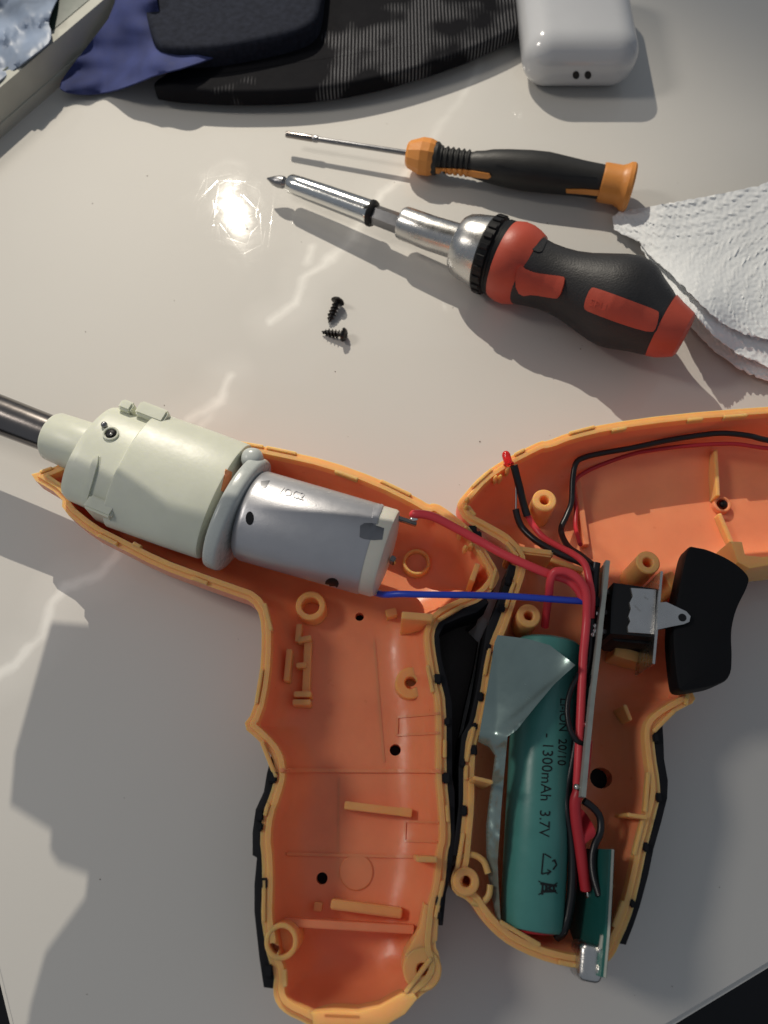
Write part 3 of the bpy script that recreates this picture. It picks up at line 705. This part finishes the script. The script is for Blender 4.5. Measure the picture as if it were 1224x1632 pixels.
# ---------------------------------------------------------------- precision screwdriver
def zp_(x): return 0.62 + (x - 455) / 545 * 0.2
def pl(st, seg=48): return plathe([(x, y, zp_(x), r) for x, y, r in st], seg)
pd = thing('precision_screwdriver', 'slim black and amber precision screwdriver with thin blade', 'screwdriver', P(760, 260, 0), 'screwdrivers lying on the table')
obj('blade_tip', pl([(456, 214, 4.5), (458, 214.4, 5), (498, 220.7, 5.2), (499, 221, 4)], 16), M['darksteel'], pd, 30)
obj('blade', pl([(496, 220.5, 3.6), (500, 221, 5.5), (506, 222, 5.5), (508, 222.3, 4), (655, 245, 4.2)], 16), M['greysteel'], pd, 30)
obj('ferrule', pl([(648, 244.5, 11), (649, 245, 17), (653, 246, 21), (672, 249, 28.5), (685, 251, 28.5), (692, 252, 26), (698, 253, 22)], 12), M['amber'], pd, 12)
gst = [(690, 252, 25), (697, 253, 25)]
for k in range(6): x = 702 + k * 8.5; gst += [(x, 253.7 + k * 1.3, 20.5), (x + 2, 254 + k * 1.3, 20.5), (x + 4, 254.4 + k * 1.3, 17.5), (x + 6, 254.7 + k * 1.3, 17.5)]
gst += [(756, 262, 20), (768, 264, 22), (782, 265, 25), (805, 268, 28), (840, 272, 30.5), (870, 275, 30.5), (900, 280, 28.5), (930, 285, 26.5), (958, 290, 26), (961, 290.5, 20)]
gh = obj('grip', pl(gst), M['grip'], pd, 40)
obj('end_cap', pl([(957, 290, 20), (958, 290, 29), (962, 291, 30), (985, 295, 30), (992, 296.5, 33), (997, 297.5, 37), (1003, 298.5, 37.5), (1006, 299, 35), (1007, 299, 28)], 40), M['amber'], pd, 28)
ptree = bvh(gh)
obj('strip', inlay(ptree, [(694, 267), (720, 268), (750, 271), (780, 276), (783, 281), (778, 284), (745, 280), (715, 277), (694, 275)], 0.05, 0.08, 3, 0), M['amber'], pd, 40)
obj('strip', inlay(ptree, [(902, 301), (930, 301), (955, 303), (955, 311), (930, 308), (903, 306)], 0.05, 0.08, 3, 0), M['amber'], pd, 40)
obj('grip_ridge', inlay(ptree, [(790, 262), (830, 268), (900, 276), (950, 281), (950, 283), (900, 279), (830, 272)], 0.02, 0.05, 3, 0), M['grip'], pd, 40)

# ---------------------------------------------------------------- two loose screws
def screw(head, tip, zh, zt, nrm_tilt, label):
    h, t = P(*head, zh), P(*tip, zt); ax = (t - h).normalized(); L_ = (t - h).length
    root = thing('screw', label, 'screw', (h.x, h.y, 0), 'loose screws on the table')
    hdp = obj('head', lathe([(h - ax * 0.10, 0.02), (h - ax * 0.095, 0.10), (h - ax * 0.06, 0.19), (h, 0.235), (h + ax * 0.03, 0.235), (h + ax * 0.05, 0.20), (h + ax * 0.05, 0.05)], 32), M['screw'], root, 30)
    sk = [(h + ax * 0.03, 0.085), (h + ax * 0.14, 0.085)]
    obj('shank', lathe(sk + [(t - ax * 0.18, 0.08), (t, 0.01)], 20), M['screw'], root, 30)
    # helical thread
    up = Vector((0, 0, 1)) if abs(ax.z) < .9 else Vector((1, 0, 0))
    e1 = (up - ax * up.dot(ax)).normalized(); e2 = ax.cross(e1); pts = []
    turns = 5; n = turns * 18
    bm = bmesh.new(); prev = None
    for i in range(n + 1):
        s = 0.16 + (L_ - 0.2) * i / n; a = 2 * math.pi * turns * i / n
        k = min(1, (L_ - s) / 0.25); d = e1 * math.cos(a) + e2 * math.sin(a); c = h + ax * s
        q = [bm.verts.new(c + d * 0.07 * k - ax * 0.028), bm.verts.new(c + d * (0.145 * (0.35 + 0.65 * k))), bm.verts.new(c + d * 0.07 * k + ax * 0.028)]
        if prev:
            for j in range(3): bm.faces.new((prev[j], prev[(j + 1) % 3], q[(j + 1) % 3], q[j]))
        prev = q
    obj('thread', bm, M['screw'], root, 25)
    # cross recess
    for w in ((e1, e2), (e2, e1)):
        obj('recess', obox(h - ax * 0.098, w[0] * 0.10, w[1] * 0.022, ax * 0.012), M['black'], hdp)
screw((538.5, 480), (523.5, 514.5), 0.24, 0.09, 0, 'upper black screw with its head up and tip pointing towards the other')
screw((548, 533.5), (512.5, 528.5), 0.24, 0.10, 0, 'lower black screw lying level with its head to the right')

# ---------------------------------------------------------------- battery in the right grip
ZB = 1.42
bt = thing('battery', 'teal sleeved cylindrical battery with peeling film in the right grip', 'battery', P(860, 1250, 0))
cell = obj('cell', plathe([(874, 1022, ZB, 30), (873.5, 1024, ZB, 46), (873, 1028, ZB, 51), (872, 1036, ZB, 52), (860, 1250, ZB, 51), (847, 1474, ZB, 50), (846, 1480, ZB, 47), (846, 1482, ZB, 40)], 56), M['teal'], bt, 40)
btree = bvh(cell)
obj('print', text_on(btree, '- 1300mAh  3.7V', 866, 1168, 24, math.radians(92.5), bold=0.0), M['ink'], cell, recalc=False, kind='stuff')
obj('print', text_on(btree, 'Li-iON  20/10', 893, 1112, 19, math.radians(92.5)), M['ink'], cell, recalc=False, kind='stuff')
def stroke(pts, w): 
    out = []
    for a, b in zip(pts, pts[1:]):
        a, b = np.array(a, float), np.array(b, float); d = (b - a) / np.linalg.norm(b - a); n_ = np.array([-d[1], d[0]]) * w / 2
        out.append([a + n_, b + n_, b - n_, a - n_])
    return out
bm = bmesh.new()
for q in stroke([(866, 1360), (863, 1393), (876, 1390)], 2.2) + stroke([(881, 1386), (887, 1378), (883, 1371)], 2.2) + stroke([(878, 1367), (868, 1361)], 2.2) + stroke([(872, 1394), (878, 1389), (872, 1386)], 1.8) + stroke([(880, 1373), (884, 1370), (886, 1376)], 1.8):
    merge(bm, inlay(btree, q, 0.012, 0.004, 4, 0))
obj('recycling_mark', bm, M['ink'], cell, recalc=False, kind='stuff')
bm = bmesh.new()
for q in stroke([(861, 1408), (887, 1412)], 4) + stroke([(862, 1421), (886, 1420)], 4) + stroke([(865, 1406), (864, 1426)], 3) + stroke([(870, 1410), (870, 1421)], 3) + stroke([(876, 1411), (876, 1421)], 3) + stroke([(882, 1411), (883, 1421)], 3) + stroke([(858, 1404), (888, 1424)], 1.6) + stroke([(888, 1407), (858, 1426)], 1.6):
    merge(bm, inlay(btree, q, 0.012, 0.004, 4, 0))
obj('bin_mark', bm, M['ink'], cell, recalc=False, kind='stuff')
obj('end_disc', plathe([(873.6, 1021, ZB, 2), (873.6, 1020.8, ZB, 34), (873.6, 1023, ZB, 36)], 40), M['wred'], bt, 40)
obj('end_disc', plathe([(846, 1481, ZB, 40), (845.9, 1485, ZB, 38), (845.9, 1485.5, ZB, 2)], 40), M['wdred'], bt, 40)
def zflap(x, y):
    t = np.clip((x - 790) / 120, 0, 1); u = np.clip((1060 - y) / 40 + 0.2, 0, 1)
    z = 2.36 + 0.30 * math.sin(math.pi * min(1, t * 0.9 + 0.05)) * 0.6
    d = ((x - 917) * 0.80 + (y - 1060) * -0.60)          # distance from the lifted tip
    z += 0.25 * max(0, 1 + d / 60) ** 2
    e = ((1060 - y) * 107 + (917 - x) * 112) / 154.9; z += 0.30 * math.exp(-max(0, e) / 22)
    z += 0.035 * math.sin((x * 0.8 - y * 0.5) / 34)
    return z
def zstrip(x, y): return 2.3 - 0.55 * max(0, (y - 1200) / 290) + 0.04 * math.sin(y / 21) + 0.03 * noise.noise(Vector((x / 9, y / 14, 3))) + 0.012 * (x - 790)
def zfilm(x, y):
    k = np.clip((y - 1165) / 40, 0, 1); k = k * k * (3 - 2 * k)
    return zflap(x, y) * (1 - k) + zstrip(x, y) * k
obj('peeled_film', sheet([(793, 1012), (840, 1018), (876, 1028), (917, 1060), (898, 1077), (883, 1091), (850, 1130), (824, 1163), (809, 1174), (807, 1195), (803, 1240), (799, 1287), (796, 1332), (793, 1375), (795, 1420), (798, 1470), (800, 1492), (794, 1484), (786, 1440), (777, 1390), (775, 1352), (775, 1315), (779, 1280), (785, 1235), (789, 1204), (780, 1191), (762, 1182), (772, 1123), (782, 1065), (788, 1025)], zfilm, 4, 0.02, 0), M['film'], bt, 60)

# ---------------------------------------------------------------- tall board with the slide switch
cb = thing('circuit_board', 'narrow circuit board standing on edge behind the trigger', 'circuit board', P(945, 1080, 0.6))
def vboard(top_pts, zt, zb, tilt, th, m, name, parent):
    """upright board: top edge along photo pixels, lower edge shifted left by tilt cm"""
    c = [P(x, y, zt) for x, y in top_pts]; bm = bmesh.new(); rows = []
    for i, p in enumerate(c):
        d = (c[min(i + 1, len(c) - 1)] - c[max(0, i - 1)]).normalized(); n_ = Vector((-d.y, d.x, 0)) * th / 2
        lo = Vector((p.x - tilt, p.y, zb))
        rows.append([bm.verts.new(q) for q in (p + n_, p - n_, lo - n_, lo + n_)])
    for a, b in zip(rows, rows[1:]):
        for k in range(4): bm.faces.new((a[k], a[(k + 1) % 4], b[(k + 1) % 4], b[k]))
    bm.faces.new(rows[0][::-1]); bm.faces.new(rows[-1])
    return obj(name, bm, m, parent, 30)
vboard([(969, 893), (966, 925), (959, 985), (953, 1045), (945, 1110), (937, 1190), (930, 1270)], 2.73, 0.7, 0.02, 0.06, M['pcb'], 'board', cb)
vboard([(969, 893), (966, 925), (959, 985), (953, 1045), (945, 1110), (937, 1190), (930, 1270)], 2.75, 2.5, 0.0, 0.11, M['pcbedge'], 'board_rim', cb)
for x, y in ((948, 998), (945, 1012), (951, 978), (940, 1127), (935, 1155), (919, 1254), (948, 1006)):
    obj('solder_joint', sphere(P(x, y, 2.45), 0.075, 1, 1, 1.1, 12), M['solder'], cb, 80)
for y in (942, 975, 1006): obj('switch_pin', bar((958, y), (976, y + 1), 8, 2.0, 2.2), M['darksteel'], cb)
ss = thing('slide_switch', 'small black slide switch with bright metal cover beside the trigger', 'switch', P(1010, 975, 0.6))
obj('body', pprism([(978, 928), (1047, 938), (1043, 1016), (972, 1010), (974, 960)], 1.2, 2.55, 0.04), M['black'], ss)
obj('body_base', pprism([(972, 1006), (1043, 1014), (1043, 1028), (980, 1022), (972, 1016)], 1.0, 2.1, 0.04), M['black'], ss)
cv = [(1005, 936), (1047, 939), (1043, 1011), (1001, 1008), (1000, 998), (1004, 990), (1001, 982), (1005, 970), (1003, 960), (1008, 950)]
mcv = obj('metal_cover', pprism(cv, 1.9, 2.62, 0.05), M['satin'], ss, 25)
obj('cover_dent', bar((1014, 962), (1024, 972), 9, 2.55, 2.655, 0.02), M['satin'], mcv)
obj('cover_dent', bar((1028, 948), (1036, 952), 9, 2.55, 2.65, 0.02), M['satin'], mcv)
obj('mount_plate', bar((1055, 910), (1042, 1058), 4, 1.3, 2.75, 0.01), M['satin'], ss)
lv = pprism([(1049, 960), (1062, 959), (1094, 974), (1101, 982), (1099, 991), (1090, 995), (1074, 998), (1046, 1004)], 2.70, 2.78, 0.02)
lvo = obj('lever', lv, M['satin'], ss)
c = P(1088, 984, 2.8); obj('lever_hole', vlathe(c.x, c.y, [(0.002, 2.76), (0.10, 2.76), (0.10, 2.79), (0.002, 2.785)]), M['black'], lvo)
tg = obj('trigger', pprism([tuple(q) for q in chaikin([(1096, 868), (1112, 871), (1128, 874), (1160, 888), (1183, 904), (1197, 920), (1193, 936), (1179, 962), (1171, 986), (1167, 1010), (1169, 1045), (1167, 1080), (1142, 1093), (1115, 1098), (1083, 1103), (1078, 1083), (1071, 1015), (1076, 965), (1086, 915)], 2)], 2.05, 2.66, 0.12), M['trig'], None)
obj('stem', bar((1095, 960), (1150, 965), 40, 0.45, 2.1, 0.05), M['trig'], tg)
tag(tg, 'curved black trigger beside the slide switch', 'trigger')

# ---------------------------------------------------------------- charging board
cg = thing('charging_board', 'small green charging board with a metal socket at the grip end', 'circuit board', P(950, 1460, 0.5))
vboard([(975, 1354), (972, 1420), (968, 1490), (962, 1558)], 2.5, 0.6, 0.45, 0.12, M['pcb'], 'board', cg)
vboard([(977, 1353.6), (974, 1420), (970, 1490), (964, 1558)], 2.52, 2.2, 0.05, 0.05, M['pcbedge'], 'board_rim', cg)
for x, y, zz in ((936, 1424, 1.6), (958, 1435, 2.1), (956, 1512, 2.3), (954, 1546, 2.3)):
    obj('solder_joint', sphere(P(x, y, zz), 0.075, 0.8, 1.5, 1.2, 12), M['solder'], cg, 80)
u0, u1 = P(936, 1500, 1.8), P(932, 1561, 1.8); ax = (u1 - u0); L_ = ax.length / 2; ax.normalize(); sd = Vector((ax.y, -ax.x, 0))
rb = rbox((0, 0, 0), (0.27, L_, 0.50), 0.16, 12)
mt = Matrix(((-sd.x, -ax.x, 0, 0), (-sd.y, -ax.y, 0, 0), (0, 0, 1, 0), (0, 0, 0, 1)))
bmesh.ops.transform(rb, matrix=Matrix.Translation((u0 + u1) / 2) @ mt, verts=rb.verts)
obj('usb_socket', rb, M['satin'], cg, 40)
obj('socket_foot', bar((925, 1502), (950, 1508), 6, 1.2, 1.6), M['solder'], cg)
obj('component', bar((962, 1490), (959, 1514), 6, 2.3, 2.45), M['pcbedge'], cg)

for x, y, zz, a_, b_2 in ((962, 1466, 2.05, 0.10, 0.16), (950, 1476, 1.6, 0.09, 0.12), (966, 1450, 2.3, 0.05, 0.09), (948, 1456, 1.5, 0.05, 0.07)):
    obj('chip', obox(P(x, y, zz), (0.05, 0, 0.012), (0, b_2, 0), (-0.01, 0, a_), 0.01), M['black'], cg)
for x, y, zz in ((944, 1086, 2.45), (941, 1142, 2.4), (952, 960, 2.45), (934, 1216, 2.4)):
    obj('chip', obox(P(x, y, zz) + Vector((-0.03, 0, 0)), (0.06, 0, 0), (0.01, 0.14, 0), (0, 0, 0.12), 0.015), M['black'], cb)

# ---------------------------------------------------------------- red lamp and wires
ld = thing('led', 'tiny red LED on the rim of the right housing half', 'led', P(808, 728, 1.7))
a, b = P(811, 741, 2.15), P(804, 716, 2.25); ax = (b - a).normalized()
obj('lens', lathe([(a, 0.15), (a + ax * 0.05, 0.15), (a + ax * 0.06, 0.12), (a + ax * 0.30, 0.12), (a + ax * 0.36, 0.10), (a + ax * 0.40, 0.06), (a + ax * 0.415, 0.01)], 24), M['led'], ld, 40)
obj('lead', ptube([(816, 745, 2.1), (822, 775, 1.8), (822, 812, 1.5)], 1.6, 8), M['solder'], ld, 60)
def wire(pts, r, m, label, name='wire', n=8):
    pts = [(p[0] + 1.3 * noise.noise(Vector((p[0] / 9, p[1] / 9, r))), p[1] + 1.3 * noise.noise(Vector((p[1] / 9, p[0] / 9, r + 4))), p[2]) for p in pts]
    return tag(obj(name, ptube(pts, r * 1.2, 12, n), M[m], None, 60), label, 'wire', 'wires inside the drill')
wire([(819, 741, 2.2), (826, 772, 1.9), (834, 802, 1.6), (840, 822, 1.45)], 5, 'wblack', 'thick short black sleeve hanging from the red LED', 'heat_shrink_sleeve')
wire([(822, 811, 1.5), (826, 828, 1.4), (834, 843, 1.35), (856, 862, 1.5), (893, 884, 2.0), (930, 899, 2.5), (948, 912, 2.6)], 4.5, 'wblack', 'black wire running from below the LED to the board top')
wire([(840, 821, 1.4), (850, 838, 1.3), (866, 856, 1.4), (893, 873, 1.9), (916, 884, 2.4), (932, 900, 2.75), (939, 925, 2.8), (943, 950, 2.7), (942, 985, 2.5)], 4.6, 'wred', 'red wire coming from the black sleeve down to the board')
wire([(1400, 720, 1.6), (1300, 712, 1.6), (1224, 702, 1.6), (1193, 694, 1.6), (1152, 690, 1.5), (1111, 693.5, 1.4), (1060, 703, 1.3), (1008, 714, 1.3), (960, 722, 1.2), (932, 729, 1.2), (918, 738, 1.2), (913, 763, 1.1), (911, 800, 1.0), (902, 824, 1.0), (895, 845, 1.1), (905, 870, 1.6), (925, 885, 2.1), (944, 900, 2.5)], 3.8, 'wblack', 'long black wire curving along the top of the right half')
wire([(1400, 735, 1.4), (1224, 714, 1.4), (1165, 708, 1.3), (1090, 711, 1.1), (1040, 717, 1.0), (1008, 724, 0.9), (965, 738, 0.8), (935, 752, 0.8), (918, 764, 0.85), (914, 780, 0.85), (918, 810, 0.85), (917, 840, 1.0), (925, 868, 1.7)], 2.8, 'wdred', 'thin dark red wire lying just below the long black one')
wire([(658, 821, 2.6), (664, 819.5, 2.7), (690, 824, 2.7), (725, 841, 2.6), (769, 864, 2.6), (800, 882, 2.7), (837, 899, 2.8), (875, 915, 2.8), (902, 923, 2.75), (920, 938, 2.7), (930, 956, 2.6)], 6, 'wred', 'red wire from the motor terminal across to the board')
wire([(868, 998, 1.6), (871, 973, 2.0), (875, 949, 2.5), (877, 927, 2.9), (882, 914, 3.05), (892, 910, 3.1), (908, 913, 3.1), (924, 925, 3.1), (934, 945, 3.0), (935, 980, 2.8), (932, 1014, 2.7), (929, 1045, 2.6), (927, 1091, 2.5), (924, 1156, 2.4), (922, 1221, 2.3), (919, 1262, 2.2)], 5.6, 'wred', 'looped red wire bending up and down beside the upright board')
wire([(598, 944, 1.6), (612, 947, 2.15), (640, 947, 2.45), (679, 947.5, 2.55), (750, 949, 2.6), (820, 950.5, 2.6), (880, 954, 2.6), (927, 959, 2.6), (940, 960, 2.6)], 4.6, 'wblue', 'straight blue wire from the motor to the board')
wire([(950, 897, 2.6), (948, 915, 2.55), (947, 935, 2.5), (946, 965, 2.45), (943, 998, 2.4), (940, 1042, 2.35), (934, 1065, 2.35), (927, 1080, 2.4)], 6, 'wblack', 'thick black wire running down the upper board face')
wire([(947, 1000, 2.3), (940, 1040, 2.35), (930, 1062, 2.45), (920, 1078, 2.5), (909, 1102, 2.5), (904, 1130, 2.5), (908, 1160, 2.5), (918, 1178, 2.5), (928, 1186, 2.4)], 3.6, 'wblack', 'thin black wire bowed over the battery top')
wire([(924, 1120, 2.0), (921, 1160, 1.9), (915, 1200, 1.9), (908, 1235, 1.9), (903, 1260, 1.9), (905, 1295, 1.9), (910, 1330, 1.85), (913, 1370, 1.8), (911, 1420, 1.75), (905, 1460, 1.7), (897, 1484, 1.7), (886, 1494, 1.6)], 6, 'wblack', 'thick black wire along the right side of the battery')
wire([(936, 1180, 2.1), (930, 1230, 2.2), (921, 1262, 2.25), (917, 1280, 2.2), (918, 1310, 2.1), (924, 1345, 2.0), (929, 1385, 1.9), (934, 1418, 1.75)], 7.5, 'wdred', 'thick dark red wire leading down to the charging board')
wire([(930, 1276, 2.1), (945, 1287, 2.05), (956, 1302, 2.0), (957, 1325, 2.0), (948, 1346, 2.0), (944, 1368, 2.0), (946, 1395, 2.05), (955, 1428, 2.15)], 5, 'wblack', 'black wire looping from the board foot to the charging board')
tp = obj('tape_scrap', sheet([(915, 1285), (930, 1290), (948, 1318), (950, 1332), (938, 1340), (926, 1352), (916, 1330), (912, 1305)], lambda x, y: 1.9 + 0.2 * math.sin((x + y) / 17), 5, 0.03), M['wdred'], None, 50)
tag(tp, 'crumpled scrap of dark red tape between the battery and the charging board', 'tape')

# ---------------------------------------------------------------- paper towel
def towel_z(base, lift):
    def f(x, y):
        t = (x - 975) / 250
        z = base + lift * (0.2 + t) 
        z += 0.10 * math.sin(x / 60 + y / 85) + 0.05 * noise.noise(Vector((x / 50, y / 40, base)))
        cx, cy = 1075, 262
        r = math.hypot((x - cx), (y - cy) * 1.6)
        a = math.atan2((y - cy) * 1.6, x - cx)
        w = 0.5 + 0.5 * noise.noise(Vector((x / 70, y / 55, 9)))
        ph = r / 26.0
        b = max(0, math.cos(2 * math.pi * ph)) * (0.35 + 0.65 * math.cos(a * r / 2.6))
        cx2, cy2 = 1290, 470
        r2 = math.hypot(x - cx2, (y - cy2) * 1.5); a2 = math.atan2((y - cy2) * 1.5, x - cx2)
        b2 = max(0, math.cos(2 * math.pi * r2 / 26.0)) * (0.35 + 0.65 * math.cos(a2 * r2 / 2.6))
        m = np.clip((r - r2 + 40) / 80, 0, 1)
        z += 0.047 * (b * (1 - m) + b2 * m) + 0.035 * noise.noise(Vector((x / 5, y / 4, base)))
        return z
    return f
def rag(pts, amp, seed):
    """ragged torn edge"""
    q = resample(pts, 6); 
    return [(x + amp * noise.noise(Vector((x / 7, y / 7, seed))), y + amp * noise.noise(Vector((x / 7, y / 7, seed + 5)))) for x, y in q]
M['towel'] = mat('white_paper', (0.88, 0.90, 0.91), 0.9, var=0.03, bump=0.008, bscale=22, sss=0.15, sssr=(.15, .15, .15), spec=0.2)
pw = thing('paper_towel', 'white embossed paper towel folded over the screwdriver handle', 'paper towel', P(1130, 430, 0))
top_pl = rag([(976, 346), (986, 338), (1030, 330), (1080, 321), (1130, 312), (1180, 303), (1224, 291), (1290, 275), (1310, 420), (1300, 560), (1224, 541), (1181, 531), (1146, 512), (1112, 480), (1080, 447), (1038, 410), (1019, 385), (998, 376), (978, 366)], 3, 1)
low_pl = rag([(1020, 392), (1038, 422), (1069, 462), (1109, 503), (1138, 536), (1178, 565), (1224, 584), (1290, 606), (1300, 500), (1290, 420), (1150, 380)], 3, 4)
under_pl = rag([(1060, 470), (1100, 520), (1140, 560), (1185, 592), (1224, 607), (1290, 630), (1300, 500), (1200, 440)], 4, 8)
zt = towel_z(1.05, 0.25); zl = towel_z(0.72, 0.2); zu = towel_z(0.12, 0.1)
def drape(f, lo):
    """falls to the table at the outer corner, rides over the handle end"""
    def g(x, y):
        d = math.hypot((x - 1085) / 110, (y - 500) / 110)
        return f(x, y) * 1.0 + lo * math.exp(-d * d)
    return g
def zt2(x, y):
    k = np.clip((x - 976) / 90, 0, 1); return (zt(x, y) - 1.05) + 0.10 + 0.45 * k * k * (3 - 2 * k) + 1.6 * math.exp(-((x - 1085) / 75) ** 2 - ((y - 500) / 70) ** 2)
def zl2(x, y):
    return (zl(x, y) - 0.72) + 0.32 + 1.55 * math.exp(-((x - 1085) / 75) ** 2 - ((y - 510) / 70) ** 2)
def fine(pl_, zf, th):
    pl2 = np.array(pl_); v, f = tri(resample(pl2, 2.6), 2.6)
    top = [P(x, y, zf(x, y)) for x, y in v]
    return solid(top, [p - Vector((0, 0, th)) for p in top], f)
obj('upper_ply', fine(top_pl, zt2, 0.015), M['towel'], pw, 70)
obj('lower_ply', fine(low_pl, zl2, 0.015), M['towel'], pw, 70)
obj('under_ply', fine(under_pl, lambda x, y: max(0.05, zu(x, y)), 0.02), M['towel'], pw, 70)

# ---------------------------------------------------------------- earphone case
ec = thing('earphone_case', 'glossy white rounded earphone case with two dark dots at its end', 'earphone case', (P(927, 100, 0).x, P(927, 70, 0).y, 0))
cx = P(927, 100, 1.2).x; y0 = P(925, 136, 0.55).y
cs = obj('body', rbox((cx, y0 + 2.75, 1.08), (2.2, 2.75, 1.06), 0.98, 26), M['case'], ec, 60)
et = bvh(cs)
for x in (918, 937): obj('port_dot', inlay(et, circ(x, 119.5, 5.5, 12, 6.5), 0.012, 0.05, 3, 0), M['black'], ec)

# ---------------------------------------------------------------- box with film pack, dark cap and cloth at the back
A0, B0 = P(0, 222, 0), P(218, 30, 0); dx = (B0 - A0).normalized(); dn = Vector((-dx.y, dx.x, 0))
if dn.y < 0: dn = -dn
hb = 1.5; a0 = A0 - dx * 9; Lb = (B0 - A0).length + 18
wb = thing('carton', 'white card box at the far left with a film pack on top', 'box', A0 + dx * 4 + dn * 3)
crn = [a0, a0 + dx * Lb, a0 + dx * Lb + dn * 12, a0 + dn * 12]
obj('tray', prism([p[:2] for p in crn], 0, hb * 0.30, 0.05), M['box'], wb)
crn2 = [a0 + dn * 0.05, a0 + dx * Lb + dn * 0.05, a0 + dx * Lb + dn * 11.9, a0 + dn * 11.9]
obj('lid', prism([p[:2] for p in crn2], hb * 0.30 + 0.01, hb, 0.06), M['box'], wb)
gp = [a0 + dx * 2 + dn * 0.5, a0 + dx * (Lb - 0.5) + dn * 0.5, a0 + dx * (Lb - 0.5) + dn * 11, a0 + dx * 2 + dn * 11]
obj('printed_panel', prism([p[:2] for p in gp], hb + 0.004, hb + 0.03, 0.01), M['green'], wb)
def zpk(x, y): return hb + 0.25 + 0.35 * noise.noise(Vector((x / 42, y / 36, 2))) + 0.12 * abs(noise.noise(Vector((x / 14, y / 18, 5)))) - 0.004 * max(0, (y - 60 - x * -0.1))
fp = obj('film_pack', sheet([(-120, 60), (-40, 120), (-8, 134), (20, 112), (50, 90), (66, 78), (80, 66), (82, 50), (76, 34), (84, 12), (96, -10), (90, -60), (-60, -80)], zpk, 6, 0.05), M['pack'], None, 40)
tag(fp, 'crumpled blue and white plastic film pack on the white box', 'film pack')

def zcl(x, y): return 0.25 + 0.9 * min(1, max(0, (x - 165) / 75)) + 0.28 * (0.5 + 0.5 * math.sin(x / 26 + y / 30)) + 0.25 * noise.noise(Vector((x / 45, y / 30, 1))) + max(0, (110 - y)) * 0.006
cl = obj('cloth', sheet([(92, 138), (105, 147), (135, 150), (165, 148), (195, 140), (222, 130), (250, 118), (300, 106), (370, 80), (400, 70), (340, 78), (290, 84), (275, 76), (266, 60), (252, 20), (244, -60), (190, -40), (180, 20), (150, 60), (110, 110)], zcl, 6, 0.05), M['navy'], None, 60)
tag(cl, 'crumpled navy blue cloth tucked between the white box and the mesh cap', 'cloth')

def mesh_mat():
    m = mat('black_mesh', (0.008, 0.008, 0.010), 0.8, bump=0.01, bscale=40, spec=0.1)
    nt = m.node_tree; N = nt.nodes; L = nt.links; b = N['Principled BSDF']
    tc = N.new('ShaderNodeTexCoord'); wv = N.new('ShaderNodeTexWave'); wv.wave_type = 'BANDS'; wv.bands_direction = 'X'
    wv.inputs['Scale'].default_value = 2.3; wv.inputs['Distortion'].default_value = 0.5; wv.inputs['Detail'].default_value = 1
    L.new(tc.outputs['Object'], wv.inputs['Vector'])
    n = N.new('ShaderNodeTexNoise'); n.inputs['Scale'].default_value = 0.42; n.inputs['Detail'].default_value = 2
    L.new(tc.outputs['Object'], n.inputs['Vector'])
    r = N.new('ShaderNodeMapRange'); r.inputs['From Min'].default_value = 0.54; r.inputs['From Max'].default_value = 0.63
    L.new(n.outputs['Fac'], r.inputs['Value'])
    r2 = N.new('ShaderNodeMapRange'); r2.inputs['From Min'].default_value = 0.62; r2.inputs['From Max'].default_value = 0.9
    L.new(wv.outputs['Fac'], r2.inputs['Value'])
    k = N.new('ShaderNodeMath'); k.operation = 'MULTIPLY'; L.new(r.outputs[0], k.inputs[0]); L.new(r2.outputs[0], k.inputs[1])
    src = b.inputs['Base Color'].links[0].from_socket
    mx = N.new('ShaderNodeMix'); mx.data_type = 'RGBA'; mx.inputs['B'].default_value = (0.15, 0.15, 0.155, 1)
    L.new(src, mx.inputs['A']); L.new(k.outputs[0], mx.inputs['Factor']); L.new(mx.outputs['Result'], b.inputs['Base Color'])
    return m
mc = thing('mesh_cap', 'black ribbed mesh cap with a smooth navy panel at the back of the table', 'cap', P(520, 60, 0))
brim = chaikin([(236, 134), (262, 140), (300, 143), (350, 146), (400, 146), (450, 145), (500, 141), (550, 134), (600, 124), (650, 111), (700, 95), (750, 77), (800, 55), (838, 34), (880, -30), (800, -140), (400, -160), (330, -60), (330, 60), (280, 105)], 2)
obj('brim', pprism([tuple(p) for p in brim], 0.35, 0.95, 0.18), mesh_mat(), mc, 60)
pad = chaikin([(222, -80), (226, 0), (236, 40), (246, 66), (258, 76), (290, 78), (340, 76), (400, 66), (470, 50), (500, 36), (512, 10), (520, -80)], 2)
obj('panel', pprism([tuple(p) for p in pad], 0.96, 1.75, 0.25), M['pad'], mc, 60)

# ---------------------------------------------------------------- crumbs and dust grains on the table
bm = bmesh.new(); rc = random.Random(11)
for k in range(70):
    x, y = rc.uniform(20, 1200), rc.uniform(170, 1600)
    if k == 0: x, y = 925, 556
    if k == 1: x, y = 534, 592
    g = bmesh.new(); bmesh.ops.create_icosphere(g, subdivisions=1, radius=rc.choice((0.010, 0.014, 0.018, 0.026)))
    for v in g.verts: v.co *= rc.uniform(0.6, 1.2)
    bmesh.ops.translate(g, verts=g.verts, vec=P(x, y, 0.008)); merge(bm, g)
M['crumb'] = mat('grey_dust', (0.25, 0.22, 0.18), 0.8)
tag(obj('crumbs', bm, M['crumb'], None, 30, kind='stuff'), 'tiny grey crumbs scattered over the pale table', 'crumbs')
